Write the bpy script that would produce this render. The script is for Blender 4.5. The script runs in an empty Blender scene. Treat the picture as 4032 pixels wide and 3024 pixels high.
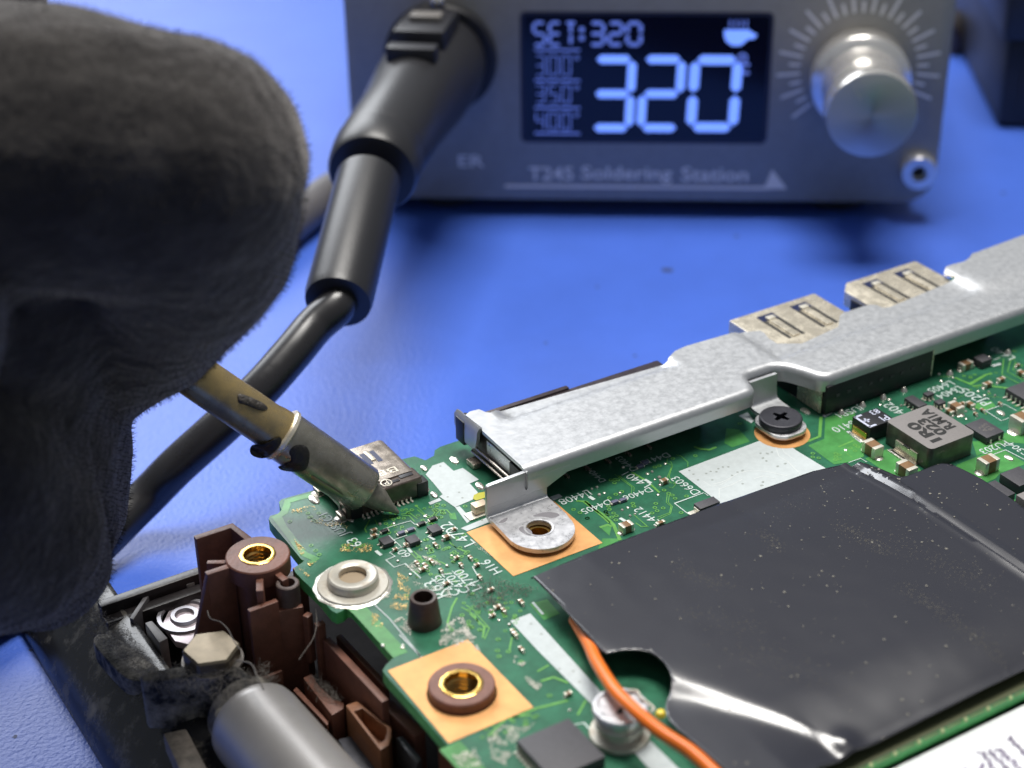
import bpy, bmesh, math, random
import numpy as np
from mathutils import Vector, Matrix, noise as mnoise
from mathutils.geometry import delaunay_2d_cdt

random.seed(7)
# 1 Blender unit = 1 mm.  z = 0 is the top of the circuit board, the mat lies at z = -17.
sc = bpy.context.scene
sc.unit_settings.system = 'METRIC'
sc.unit_settings.scale_length = 0.001
col = sc.collection

# ------------------------------------------------------------------ camera
YAW, PITCH, ROLL = math.radians(30.9), math.radians(30.2), math.radians(-0.9)
FPX = 6900.0                                   # focal length in pixels of the 4032 px wide photograph
CAM = Vector((0, 0, 100))
fw = Vector((math.sin(YAW)*math.cos(PITCH), math.cos(YAW)*math.cos(PITCH), -math.sin(PITCH)))
rt0 = Vector((math.cos(YAW), -math.sin(YAW), 0)); up0 = rt0.cross(fw)
RT = rt0*math.cos(ROLL) + up0*math.sin(ROLL); UP = -rt0*math.sin(ROLL) + up0*math.cos(ROLL)
cd = bpy.data.cameras.new('camera'); cam = bpy.data.objects.new('camera', cd); col.objects.link(cam)
m3 = Matrix((RT, UP, -fw)).transposed()
cam.matrix_world = Matrix.Translation(CAM) @ m3.to_4x4()
cd.sensor_fit = 'HORIZONTAL'; cd.sensor_width = 36.0; cd.lens = 36.0*FPX/4032.0
cd.clip_start = 1.0; cd.clip_end = 5000.0
cd.dof.use_dof = True; cd.dof.focus_distance = 178.0
APERTURE = 2.25                                 # entrance pupil, mm
cd.dof.aperture_fstop = cd.lens*0.001/APERTURE
sc.camera = cam

def ray(px, py, d):
    return CAM + (RT*((px-2016)/FPX) - UP*((py-1512)/FPX) + fw)*d
def at(px, py, z=0.0):
    v = RT*((px-2016)/FPX) - UP*((py-1512)/FPX) + fw
    return CAM + v*((z-CAM.z)/v.z)
def at2(px, py, z=0.0):
    p = at(px, py, z); return (p.x, p.y)
def Z(x0, y0, s):                               # pixel readings taken in an enlargement -> photograph pixels
    return lambda pts: [(x0+x/s, y0+y/s) for x, y in pts]
zA = Z(1000, 1700, 2.765); zB = Z(1600, 1600, 2.765); zC = Z(1100, 2000, 2.765); zD = Z(2300, 1600, 2.765)
zE = Z(2900, 1450, 2.765); zF = Z(3400, 1350, 3.5); zG = Z(3600, 1700, 3.6875); zH = Z(0, 1974, 1.58)
zI = Z(900, 2500, 2.765); zJ = Z(2050, 2350, 2.461); zK = Z(2632, 1974, 1.58); zL = Z(1300, 1974, 1.58)

# ------------------------------------------------------------------ world, lamps, exposure
w = bpy.data.worlds.new('World'); sc.world = w; w.use_nodes = True
w.node_tree.nodes['Background'].inputs[0].default_value = (0.80, 0.88, 1.0, 1)
w.node_tree.nodes['Background'].inputs[1].default_value = 0.17
def lamp(name, pos, target, size, power, color):
    l = bpy.data.lights.new(name, 'AREA'); l.shape = 'RECTANGLE'; l.size, l.size_y = size; l.energy = power; l.color = color
    o = bpy.data.objects.new(name, l); col.objects.link(o); o.location = pos
    o.rotation_euler = (Vector(target)-Vector(pos)).to_track_quat('-Z', 'Y').to_euler(); return o
lamp('bench_lamp', (160, 205, 470), (80, 125, 0), (240, 150), 2.6e6, (1.0, 0.97, 0.92))
lamp('back_light', (120, 890, 470), (80, 140, -10), (520, 460), 5.2e6, (0.93, 0.96, 1.0))  # broad soft source added low at the back for glare on mat and film
sc.view_settings.view_transform = 'Standard'; sc.view_settings.look = 'None'
sc.view_settings.exposure = 0.25; sc.view_settings.gamma = 1.0
sc.cycles.max_bounces = 8
try: sc.cycles.use_denoising = True
except Exception: pass

# ------------------------------------------------------------------ materials
MAT = {}
def mat(name, color, rough=0.5, metal=0.0, spec=0.5, var=0.0, vscale=1.0, bump=0.0, bscale=2.0, color2=None, rvar=0.0,
        emit=0.0, coat=0.0, aniso=0.0, trans=0.0, detail=4.0, lo=0.35, hi=0.65):
    if name in MAT: return MAT[name]
    m = bpy.data.materials.new(name); m.use_nodes = True; nt = m.node_tree; b = nt.nodes['Principled BSDF']
    b.inputs['Base Color'].default_value = (*color, 1); b.inputs['Roughness'].default_value = rough
    b.inputs['Metallic'].default_value = metal; b.inputs['Specular IOR Level'].default_value = spec
    b.inputs['Coat Weight'].default_value = coat; b.inputs['Coat Roughness'].default_value = 0.15
    b.inputs['Anisotropic'].default_value = aniso; b.inputs['Transmission Weight'].default_value = trans
    if emit:
        b.inputs['Emission Color'].default_value = (*color, 1); b.inputs['Emission Strength'].default_value = emit
    tc = nt.nodes.new('ShaderNodeTexCoord')
    if var or color2 or rvar:
        n = nt.nodes.new('ShaderNodeTexNoise'); n.inputs['Scale'].default_value = vscale; n.inputs['Detail'].default_value = detail
        n.inputs['Roughness'].default_value = 0.65
        nt.links.new(tc.outputs['Object'], n.inputs['Vector'])
        mr = nt.nodes.new('ShaderNodeMapRange'); mr.inputs[1].default_value = lo; mr.inputs[2].default_value = hi
        nt.links.new(n.outputs['Fac'], mr.inputs[0])
        if var or color2:
            mx = nt.nodes.new('ShaderNodeMix'); mx.data_type = 'RGBA'
            mx.inputs[6].default_value = (*[c*(1-var) for c in color], 1)
            mx.inputs[7].default_value = (*(color2 if color2 else [min(1, c*(1+var)) for c in color]), 1)
            nt.links.new(mr.outputs[0], mx.inputs[0]); nt.links.new(mx.outputs[2], b.inputs['Base Color'])
        if rvar:
            m2 = nt.nodes.new('ShaderNodeMapRange'); m2.inputs[3].default_value = max(0.03, rough-rvar); m2.inputs[4].default_value = min(1, rough+rvar)
            m2.inputs[1].default_value = lo; m2.inputs[2].default_value = hi
            nt.links.new(n.outputs['Fac'], m2.inputs[0]); nt.links.new(m2.outputs[0], b.inputs['Roughness'])
    if bump:
        nb = nt.nodes.new('ShaderNodeTexNoise'); nb.inputs['Scale'].default_value = bscale; nb.inputs['Detail'].default_value = 3
        bp = nt.nodes.new('ShaderNodeBump'); bp.inputs['Strength'].default_value = 1.0; bp.inputs['Distance'].default_value = bump
        nt.links.new(tc.outputs['Object'], nb.inputs['Vector']); nt.links.new(nb.outputs['Fac'], bp.inputs['Height'])
        nt.links.new(bp.outputs['Normal'], b.inputs['Normal'])
    MAT[name] = m; return m

M_mat = mat('blue silicone', (0.060, 0.145, 0.62), 0.43, spec=0.5, var=0.06, vscale=0.05, bump=0.10, bscale=2.0)
M_mask = mat('solder mask green', (0.024, 0.128, 0.070), 0.30, spec=0.42, var=0.25, vscale=0.35, bump=0.01, bscale=3)
M_pour = mat('solder mask over copper', (0.065, 0.255, 0.065), 0.30, spec=0.5, var=0.18, vscale=0.5)
M_trace = mat('trace green', (0.12, 0.34, 0.07), 0.32, var=0.15, vscale=1)
M_edge = mat('board edge green', (0.09, 0.46, 0.13), 0.42, var=0.2, vscale=0.6)  # base lightened in place of light glowing through the board edge
M_silk = mat('white silkscreen', (0.50, 0.545, 0.55), 0.6, spec=0.2, var=0.05, vscale=1.2)
M_print = mat('silkscreen lettering', (0.54, 0.63, 0.60), 0.5)
M_copper = mat('bare copper', (0.72, 0.36, 0.13), 0.42, metal=0.35, var=0.07, vscale=0.4, rvar=0.06)
M_steel = mat('galvanised steel', (0.53, 0.54, 0.555), 0.42, metal=0.72, var=0.03, vscale=1.5, rvar=0.045, bump=0.0, bscale=2.5, detail=6)
M_steel2 = mat('worn steel', (0.64, 0.64, 0.66), 0.34, metal=0.6, var=0.07, vscale=1.6, rvar=0.08)
M_tin = mat('tin', (0.78, 0.74, 0.64), 0.30, metal=0.45, var=0.08, vscale=3)
M_solder = mat('solder', (0.72, 0.69, 0.62), 0.28, metal=0.75, var=0.15, vscale=4, bump=0.05, bscale=5)
M_nickel = mat('warm nickel shell', (0.74, 0.67, 0.54), 0.26, metal=0.6, var=0.12, vscale=0.8, rvar=0.08)
M_bronze = mat('tarnished shell', (0.52, 0.45, 0.38), 0.24, metal=0.75, var=0.07, vscale=0.7, rvar=0.08)
M_black = mat('black plastic', (0.012, 0.012, 0.016), 0.45, var=0.2, vscale=1.0)
M_chip = mat('chip epoxy', (0.050, 0.048, 0.056), 0.55, var=0.12, vscale=3.0, bump=0.02, bscale=8)
M_indu = mat('inductor powder grey', (0.20, 0.185, 0.18), 0.55, var=0.05, vscale=4, bump=0.02, bscale=9)
M_indus = mat('inductor side', (0.11, 0.105, 0.09), 0.30, metal=0.3, var=0.3, vscale=0.8)
M_mlcc = mat('ceramic brown', (0.22, 0.125, 0.06), 0.35, var=0.1, vscale=2)
M_brown = mat('brown moulded plastic', (0.185, 0.076, 0.050), 0.46, spec=0.5, var=0.16, vscale=0.8, bump=0.03, bscale=3)
M_dark = mat('dark chassis plastic', (0.016, 0.013, 0.014), 0.36, var=0.3, vscale=0.5, bump=0.03, bscale=2)
M_brass = mat('brass', (0.72, 0.47, 0.13), 0.25, metal=1.0, var=0.12, vscale=3)
M_film = mat('black mylar', (0.016, 0.016, 0.024), 0.29, spec=0.85, coat=0.6)
M_dust = mat('dust specks', (0.20, 0.19, 0.16), 0.9)
M_wire = mat('orange insulation', (0.80, 0.17, 0.012), 0.38, var=0.06, vscale=0.5)
M_panel = mat('grey brushed panel', (0.29, 0.28, 0.262), 0.42, metal=0.2, var=0.05, vscale=0.6)
M_case = mat('station case black', (0.015, 0.015, 0.018), 0.5)
M_screen = mat('display glass', (0.003, 0.004, 0.016), 0.15)
M_seg = mat('lit segment', (0.17, 0.32, 1.0), 0.5, emit=0.95)
M_seg2 = mat('dim lit segment', (0.12, 0.19, 0.62), 0.5, emit=0.62)
M_panelprint = mat('panel lettering', (0.80, 0.78, 0.76), 0.6)
M_knob = mat('turned aluminium', (0.82, 0.80, 0.77), 0.24, metal=0.8, rvar=0.03, vscale=0.5)
M_spun = mat('spun aluminium face', (0.62, 0.60, 0.57), 0.35, metal=0.75, aniso=0.8)
M_rubber = mat('black rubber', (0.020, 0.020, 0.023), 0.38, spec=0.5, bump=0.02, bscale=3)
M_cable = mat('black cable', (0.022, 0.021, 0.023), 0.30, spec=0.55, rvar=0.05, vscale=0.4)
M_grey = mat('grey plastic', (0.10, 0.095, 0.10), 0.5)
M_cyl = mat('hinge barrel satin', (0.42, 0.40, 0.385), 0.38, metal=0.4, var=0.05, vscale=0.3)
M_dusty = mat('dusty black metal', (0.014, 0.014, 0.016), 0.6, spec=0.2, color2=(0.30, 0.275, 0.235), vscale=0.5, lo=0.40, hi=0.68, bump=0.12, bscale=2.5, detail=8)
M_rimtop = mat('rim gloss with dust', (0.018, 0.018, 0.02), 0.34, spec=0.5, color2=(0.17, 0.155, 0.13), vscale=0.35, lo=0.50, hi=0.76, detail=8, rvar=0.12)
M_tipdark = mat('burnt iron barrel', (0.40, 0.375, 0.315), 0.33, metal=0.8, color2=(0.21, 0.195, 0.16), vscale=0.35, lo=0.42, hi=0.66, detail=6, rvar=0.1)
M_tube = mat('heat tinted tube', (0.46, 0.34, 0.15), 0.30, metal=0.65, color2=(0.22, 0.18, 0.115), vscale=0.3, lo=0.42, hi=0.68, rvar=0.1)
M_burn = mat('burnt flux', (0.008, 0.007, 0.007), 0.5, bump=0.15, bscale=2)
M_point = mat('tinned iron point', (0.22, 0.21, 0.18), 0.4, metal=0.5, var=0.25, vscale=1.2, rvar=0.1)
M_flux = mat('dried flux', (0.62, 0.60, 0.52), 0.6, var=0.2, vscale=2)
M_amber = mat('amber flux', (0.78, 0.52, 0.18), 0.25, metal=0.3, var=0.2, vscale=2)
M_label = mat('label paper', (0.85, 0.86, 0.88), 0.6)
M_labelink = mat('label ink', (0.16, 0.12, 0.22), 0.7)
M_ink_hole = mat('ink and hole shade', (0.008, 0.008, 0.008), 0.7)  # ink of the inductor marks, and black painted for shade in holes
M_white = mat('marking white', (0.55, 0.58, 0.72), 0.5)
M_stand = mat('tinned standoff', (0.56, 0.53, 0.46), 0.42, metal=0.35, color2=(0.42, 0.35, 0.26), vscale=0.7, lo=0.5, hi=0.75, rvar=0.1)
M_screwblk = mat('black oxide screw', (0.040, 0.040, 0.050), 0.40, metal=0.3, rvar=0.06, vscale=2)
M_lint = mat('lint', (0.20, 0.18, 0.16), 0.9)
M_glove = mat('black fleece', (0.032, 0.030, 0.031), 0.95, spec=0.1, var=0.4, color2=(0.052, 0.048, 0.046), lo=0.4, hi=0.75, vscale=0.2, bump=0.35, bscale=0.7, detail=6)
b = M_glove.node_tree.nodes['Principled BSDF']
b.inputs['Sheen Weight'].default_value = 0.55; b.inputs['Sheen Roughness'].default_value = 0.5; b.inputs['Sheen Tint'].default_value = (0.75, 0.70, 0.66, 1)
M_fuzz = mat('fleece fibre', (0.040, 0.037, 0.037), 0.9, spec=0.1)

# ------------------------------------------------------------------ mesh helpers
class MB:
    def __init__(s): s.v = []; s.f = []; s.mi = []
    def add(s, vs, fs, mi=0):
        o = len(s.v); s.v += [tuple(p) for p in vs]; s.f += [tuple(i+o for i in f) for f in fs]; s.mi += [mi]*len(fs); return s
    def prism(s, poly, z0, z1, mi=0, mtop=None):
        n = len(poly)
        a = sum(poly[i][0]*poly[(i+1) % n][1]-poly[(i+1) % n][0]*poly[i][1] for i in range(n))
        if a < 0: poly = poly[::-1]
        vs = [(x, y, z0) for x, y in poly]+[(x, y, z1) for x, y in poly]
        s.add(vs, [tuple(range(n-1, -1, -1))]+[(i, (i+1) % n, n+(i+1) % n, n+i) for i in range(n)], mi)
        s.add([(x, y, z1) for x, y in poly], [tuple(range(n))], mi if mtop is None else mtop); return s
    def box(s, c, d, rz=0.0, mi=0):
        cx, cy, cz = c; x, y, z = d[0]/2, d[1]/2, d[2]/2; ca, sa = math.cos(rz), math.sin(rz)
        vs = [(cx+a*x*ca-b*y*sa, cy+a*x*sa+b*y*ca, cz+e*z) for e in (-1, 1) for a, b in ((-1, -1), (1, -1), (1, 1), (-1, 1))]
        s.add(vs, [(3, 2, 1, 0), (4, 5, 6, 7), (0, 1, 5, 4), (1, 2, 6, 5), (2, 3, 7, 6), (3, 0, 4, 7)], mi); return s
    def lathe(s, prof, c=(0, 0, 0), axis=(0, 0, 1), n=40, closed=False, mi=0, wob=0.0, cap=(True, True)):
        ax = Vector(axis).normalized(); t = Vector((1, 0, 0)) if abs(ax.x) < .9 else Vector((0, 1, 0))
        e1 = ax.cross(t).normalized(); e2 = ax.cross(e1); c = Vector(c); vs = []; fs = []
        for k, (r, h) in enumerate(prof):
            for i in range(n):
                a = 2*math.pi*i/n; rr = r*(1+wob*math.sin(a*n/4))
                vs.append(c+ax*h+(e1*math.cos(a)+e2*math.sin(a))*rr)
        m = len(prof); K = m if closed else m-1
        for k in range(K):
            k2 = (k+1) % m
            for i in range(n):
                j = (i+1) % n; fs.append((k*n+i, k*n+j, k2*n+j, k2*n+i))
        if not closed:
            if prof[0][0] > 1e-6 and cap[0]: fs.append(tuple(range(n-1, -1, -1)))
            if prof[-1][0] > 1e-6 and cap[1]: fs.append(tuple((m-1)*n+i for i in range(n)))
        s.add(vs, fs, mi); return s
    def tube(s, pts, r, n=16, mi=0, sub=6, cap=True):
        P = spline(pts, sub); rs = r if isinstance(r, (list, tuple)) else None
        m = len(P); vs = []; fs = []; up = None
        for k in range(m):
            d = (P[min(k+1, m-1)]-P[max(k-1, 0)]).normalized()
            if up is None: up = Vector((0, 0, 1)) if abs(d.z) < .95 else Vector((1, 0, 0))
            e1 = d.cross(up).normalized(); e2 = e1.cross(d).normalized(); up = e2
            rr = r if rs is None else rs[0]+(rs[1]-rs[0])*k/(m-1)
            for i in range(n):
                a = 2*math.pi*i/n; vs.append(P[k]+(e1*math.cos(a)+e2*math.sin(a))*rr)
        for k in range(m-1):
            for i in range(n):
                j = (i+1) % n; fs.append((k*n+i, k*n+j, (k+1)*n+j, (k+1)*n+i))
        if cap: fs += [tuple(range(n-1, -1, -1)), tuple((m-1)*n+i for i in range(n))]
        s.add(vs, fs, mi); return s

def spline(pts, sub=6):
    P = [Vector(p) for p in pts]
    if sub <= 1 or len(P) < 3: return P
    out = []
    for i in range(len(P)-1):
        p0 = P[max(i-1, 0)]; p1 = P[i]; p2 = P[i+1]; p3 = P[min(i+2, len(P)-1)]
        for k in range(sub):
            t = k/sub
            out.append(0.5*((2*p1)+(p2-p0)*t+(2*p0-5*p1+4*p2-p3)*t*t+(3*p1-p0-3*p2+p3)*t**3))
    return out+[P[-1]]

def finish(me, smooth=35):
    bm = bmesh.new(); bm.from_mesh(me); bmesh.ops.remove_doubles(bm, verts=bm.verts, dist=1e-4)
    bmesh.ops.recalc_face_normals(bm, faces=bm.faces); bm.to_mesh(me); bm.free()
    if smooth:
        me.shade_smooth()
        me.set_sharp_from_angle(angle=math.radians(smooth))

def mesh_of(mb, mats, smooth=35, bevel=0.0, seg=2, recalc=True):
    me = bpy.data.meshes.new('mesh'); me.from_pydata(mb.v, [], mb.f)
    for m in (mats if isinstance(mats, (list, tuple)) else [mats]): me.materials.append(m)
    me.polygons.foreach_set('material_index', mb.mi)
    bm = bmesh.new(); bm.from_mesh(me); bmesh.ops.remove_doubles(bm, verts=bm.verts, dist=1e-4)
    if recalc: bmesh.ops.recalc_face_normals(bm, faces=bm.faces)
    if bevel:
        ed = [e for e in bm.edges if len(e.link_faces) == 2 and e.calc_face_angle(0) > math.radians(30)]
        bmesh.ops.bevel(bm, geom=ed, offset=bevel, segments=seg, affect='EDGES', profile=0.6, clamp_overlap=True)
    bm.to_mesh(me); bm.free()
    if smooth:
        me.shade_smooth(); me.set_sharp_from_angle(angle=math.radians(smooth))
    return me

def link(name, me, parent=None, **props):
    o = bpy.data.objects.new(name, me); col.objects.link(o)
    if parent is not None: o.parent = parent; o.matrix_parent_inverse = parent.matrix_world.inverted()
    for k, v in props.items(): o[k] = v
    return o
def obj(name, mb, mats, parent=None, smooth=35, bevel=0.0, seg=2, recalc=True, **props):
    return link(name, mesh_of(mb, mats, smooth, bevel, seg, recalc), parent, **props)
def thing(name, label, cat, loc=(0, 0, 0), group=None):
    o = bpy.data.objects.new(name, None); col.objects.link(o); o.location = loc; o.empty_display_size = 3
    bpy.context.view_layer.update()
    o['label'] = label; o['category'] = cat
    if group: o['group'] = group
    return o
def pxy(pts, z=0.0): return [at2(x, y, z) for x, y in pts]
def chaikin(poly, it=2, closed=True):
    for _ in range(it):
        q = []; n = len(poly)
        for i in range(n):
            a, b_ = poly[i], poly[(i+1) % n]
            q += [(a[0]*.75+b_[0]*.25, a[1]*.75+b_[1]*.25), (a[0]*.25+b_[0]*.75, a[1]*.25+b_[1]*.75)]
        poly = q
    return poly
def rrect(cx, cy, w_, h_, r, n=6):
    out = []
    for sx, sy, a0 in ((1, 1, 0), (-1, 1, 90), (-1, -1, 180), (1, -1, 270)):
        for k in range(n+1):
            a = math.radians(a0+90*k/n); out.append((cx+sx*(w_/2-r)+r*math.cos(a), cy+sy*(h_/2-r)+r*math.sin(a)))
    return out
def sheet_mesh(poly, step, zf, mats, thick=0.0, smooth=40, dirs=((1, 0), (0, 1))):
    """a polygon cut into a grid and lifted by zf(x, y)"""
    bm = bmesh.new(); nP = len(poly)
    cv, ce, cf = delaunay_2d_cdt([Vector(p) for p in poly], [(i, (i+1) % nP) for i in range(nP)], [], 1, 1e-5)[:3]
    bv = [bm.verts.new((v.x, v.y, 0)) for v in cv]
    for f in cf: bm.faces.new([bv[i] for i in f])
    xs = [p[0] for p in poly]; ys = [p[1] for p in poly]
    for ax, (lo, hi) in ((0, (min(xs), max(xs))), (1, (min(ys), max(ys)))):
        k = lo+step
        while k < hi:
            co = (k, 0, 0) if ax == 0 else (0, k, 0); no = (1, 0, 0) if ax == 0 else (0, 1, 0)
            bmesh.ops.bisect_plane(bm, geom=bm.verts[:]+bm.edges[:]+bm.faces[:], plane_co=co, plane_no=no); k += step
    for v in bm.verts: v.co.z = zf(v.co.x, v.co.y)
    bmesh.ops.recalc_face_normals(bm, faces=bm.faces)
    if sum(f.normal.z for f in bm.faces) < 0: bmesh.ops.reverse_faces(bm, faces=bm.faces)
    if thick:
        base = bm.faces[:]; r = bmesh.ops.extrude_face_region(bm, geom=base)
        for v in [g for g in r['geom'] if isinstance(g, bmesh.types.BMVert)]: v.co.z += 0
        for f in base:
            pass
        vs = set(v for f in base for v in f.verts)
        for v in vs: v.co.z -= thick
        bmesh.ops.recalc_face_normals(bm, faces=bm.faces)
    me = bpy.data.meshes.new('sheet'); bm.to_mesh(me); bm.free()
    for m in (mats if isinstance(mats, (list, tuple)) else [mats]): me.materials.append(m)
    if smooth: me.shade_smooth(); me.set_sharp_from_angle(angle=math.radians(smooth))
    return me
def ribbon(pts2, wd, z, mb=None, th=0.02):
    mb = mb or MB(); P = [Vector((x, y)) for x, y in pts2]; n = len(P); L = []; R_ = []
    for i in range(n):
        d = (P[min(i+1, n-1)]-P[max(i-1, 0)]); d = d.normalized() if d.length else Vector((1, 0)); nn = Vector((-d.y, d.x))
        k = 1.0
        if 0 < i < n-1:
            d1 = (P[i]-P[i-1]).normalized(); k = 1/max(.5, d.dot(d1))
        L.append(P[i]+nn*wd/2*k); R_.append(P[i]-nn*wd/2*k)
    vs = [(p.x, p.y, z) for p in L]+[(p.x, p.y, z) for p in R_]
    mb.add(vs, [(i, i+n, i+n+1, i+1) for i in range(n-1)]); return mb
def text_mesh(s, size, mat_, extrude=0.0, bold=0.0):
    cu = bpy.data.curves.new('text', 'FONT'); cu.body = s; cu.size = size; cu.extrude = extrude; cu.offset = bold
    cu.align_x = 'LEFT'; cu.align_y = 'BOTTOM_BASELINE'; cu.resolution_u = 3
    to = bpy.data.objects.new('text', cu); col.objects.link(to)
    dg = bpy.context.evaluated_depsgraph_get(); me = bpy.data.meshes.new_from_object(to.evaluated_get(dg))
    bpy.data.objects.remove(to); bpy.data.curves.remove(cu)
    me.materials.clear(); me.materials.append(mat_); me.polygons.foreach_set('material_index', [0]*len(me.polygons))
    for p_ in me.polygons: p_.use_smooth = False
    return me
def place_text(name, s, p0, p1, upv, mat_, parent, lift=0.0, hscale=None, bold=0.0, **props):
    """lay the writing s from point p0 to point p1 (mid-height line), upv = the direction the letters' tops point to"""
    p0, p1, upv = Vector(p0), Vector(p1), Vector(upv).normalized()
    me = text_mesh(s, 1.0, mat_, bold=bold)
    xs = [v.co.x for v in me.vertices]; ys = [v.co.y for v in me.vertices]; wd = max(xs)-min(xs); ht = max(ys)-min(ys); my = (max(ys)+min(ys))/2
    d = p1-p0; L = d.length; d.normalize(); upv = (upv-d*upv.dot(d)).normalized(); nrm = d.cross(upv)
    sx = L/wd; sy = hscale/ht if hscale else sx
    for v in me.vertices:
        v.co = p0+d*((v.co.x-min(xs))*sx)+upv*((v.co.y-my)*sy)+nrm*lift
    return link(name, me, parent, **props)

def circle(x, y, r_, n=36): return [(x+r_*math.cos(2*math.pi*i/n), y+r_*math.sin(2*math.pi*i/n)) for i in range(n)]
def holed(outer, holes, z0, z1, mats, top=0, side=0):
    bm = bmesh.new(); ed = []
    for loop in [outer]+holes:
        vv = [bm.verts.new((x, y, z1)) for x, y in loop]; ed += [bm.edges.new((vv[i], vv[(i+1) % len(vv)])) for i in range(len(vv))]
    bmesh.ops.triangle_fill(bm, edges=ed, use_beauty=True); fs_ = bm.faces[:]
    for g in bmesh.ops.extrude_face_region(bm, geom=fs_)['geom']:
        if isinstance(g, bmesh.types.BMVert): g.co.z = z0
    bmesh.ops.recalc_face_normals(bm, faces=bm.faces)
    for f in bm.faces: f.material_index = top if f.normal.z > .5 else side
    me = bpy.data.meshes.new('holed'); bm.to_mesh(me); bm.free()
    for m in mats: me.materials.append(m)
    return me

# ------------------------------------------------------------------ the blue mat
def z_mat(x, y): return -17.0
mb = MB().prism([(-150, -20), (420, -20), (420, 520), (-150, 520)], -19.0, -17.0)
mo = obj('bench_mat', mb, M_mat, None, 0, kind='structure')
mo['label'] = 'blue silicone work mat covering the bench'; mo['category'] = 'mat'

r = random.Random(2); mk = MB()
for px, py, s_ in [(2625, 1063, .9), (2500, 1400, .3), (2150, 1350, .25), (2900, 930, .4), (1220, 1240, .3), (120, 2560, .25), (60, 2900, .3), (320, 2650, .2), (2350, 1130, .3), (3950, 760, .5)]:
    p = at(px, py, -16.985); n_ = 9; mk.add([(p.x+s_*r.uniform(.6, 1.2)*math.cos(2*math.pi*i/n_), p.y+s_*r.uniform(.6, 1.2)*math.sin(2*math.pi*i/n_), p.z) for i in range(n_)], [tuple(range(n_))])
obj('scorch_specks', mk, mat('scorch mark', (0.035, 0.06, 0.19), .6), mo, 0, kind='stuff')

# ------------------------------------------------------------------ circuit board
board = thing('circuit_board', 'green laptop circuit board with its corner port exposed, beside the black chassis', 'circuit board', (75, 110, -1.1))
left_px = zA([(640, 640), (420, 700), (300, 735), (272, 765), (285, 815), (300, 850), (262, 890), (175, 915), (160, 950), (195, 1005), (260, 1080)]) \
    + zC([(110, 400), (235, 555), (270, 575), (235, 605), (172, 640), (166, 690), (250, 780), (440, 960), (520, 1060), (560, 1110), (620, 1145), (690, 1120), (735, 1075), (775, 1070), (850, 1150), (1225, 1590)]) \
    + [(1548, 2592), (1520, 2618), (1507, 2640), (1520, 2660)]
outline = pxy(left_px)
outline = outline + [(52.35, 104), (52.4, 70), (52.4, 62), (75, 62), (76.5, 78.4), (190, 78.4), (190, 140.2), (74.9, 140.2), (74.0, 139.9), (73.4, 139.0), (72.2, 138.7), (71.6, 140.0), (70.2, 140.2), (69.4, 139.4)]
BOSS_HOLE, EAR_HOLE = (56.72, 104.1, 3.08), (75.0, 120.6, 1.27)
link('substrate', holed(outline, [circle(*BOSS_HOLE), circle(*EAR_HOLE)], -1.3, 0.0, [M_mask, M_edge], 0, 1), board)

def pour(px, name='copper_pour', z=0.02, m=None, smooth=0):
    P = pxy(px)
    a = sum(P[i][0]*P[(i+1) % len(P)][1]-P[(i+1) % len(P)][0]*P[i][1] for i in range(len(P)))
    if a < 0: P = P[::-1]
    mb = MB().add([(x, y, z) for x, y in P], [tuple(range(len(P)))])
    return obj(name, mb, m or M_pour, board, 0, recalc=False)
def trace(px, wd, m=None, z=0.03, name='trace'):
    return obj(name, ribbon(pxy(px), wd, z), m or M_trace, board, 0)

# green pours under the mask
pour(zE([(965, 545), (1110, 500), (1290, 470), (1290, 640), (1190, 690), (1370, 810), (1390, 960), (1250, 1020), (1060, 1048), (780, 842), (955, 770)]))
pour(zE([(1400, 985), (1640, 880), (1960, 1060), (2060, 1160), (1850, 1240), (1780, 1250), (1560, 1090)]))
pour(zF([(1500, 1360), (1700, 1345), (1990, 1230), (2212, 1180), (2212, 1390), (2000, 1370), (1560, 1560)]), z=0.015)
pour(zG([(620, 480), (870, 380), (1240, 230), (1593, 440), (1593, 480), (1250, 600), (1180, 680), (960, 780), (560, 560)]), z=0.015)
pour(zG([(1300, 1040), (1480, 980), (1480, 1170)]), z=0.015)
pour(zD([(1550, 240), (1690, 255), (1805, 385), (1610, 448), (1525, 400)]))
pour(zD([(200, 1440), (420, 1440), (300, 1500), (150, 1555)]))
pour(zB([(2100, 1310), (2240, 1290), (2212, 1410)]))
pour(zF([(1560, 830), (1760, 800), (1830, 880), (1650, 940), (1540, 900)]), z=0.015)
pour(zL([(1240, 640), (1350, 610), (1430, 700), (1330, 740)]))
pour(zA([(2120, 900), (2190, 880), (2212, 960), (2140, 950)]))
# light strip round the board corner
strip = zA([(640, 690), (480, 725), (365, 760), (360, 800), (330, 880), (250, 930), (320, 1040), (540, 1330)]) + zC([(400, 560), (330, 600)])
trace(strip, 0.75, M_pour, 0.02, 'edge_pour')
trace(zC([(560, 1010), (760, 1010), (900, 1140), (1320, 1600)]), 1.5, M_pour, 0.02, 'edge_pour')
trace(zC([(1040, 1060), (1200, 1210), (1540, 1620)]), 0.12, M_silk, 0.05, 'silk_line')
trace(zI([(1860, 0), (2100, 245)]), 0.14, M_silk, 0.05, 'silk_line')
trace([(1770, 2935), (1840, 3010), (1900, 3080)], 2.0, M_pour, 0.02, 'edge_pour')
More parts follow.
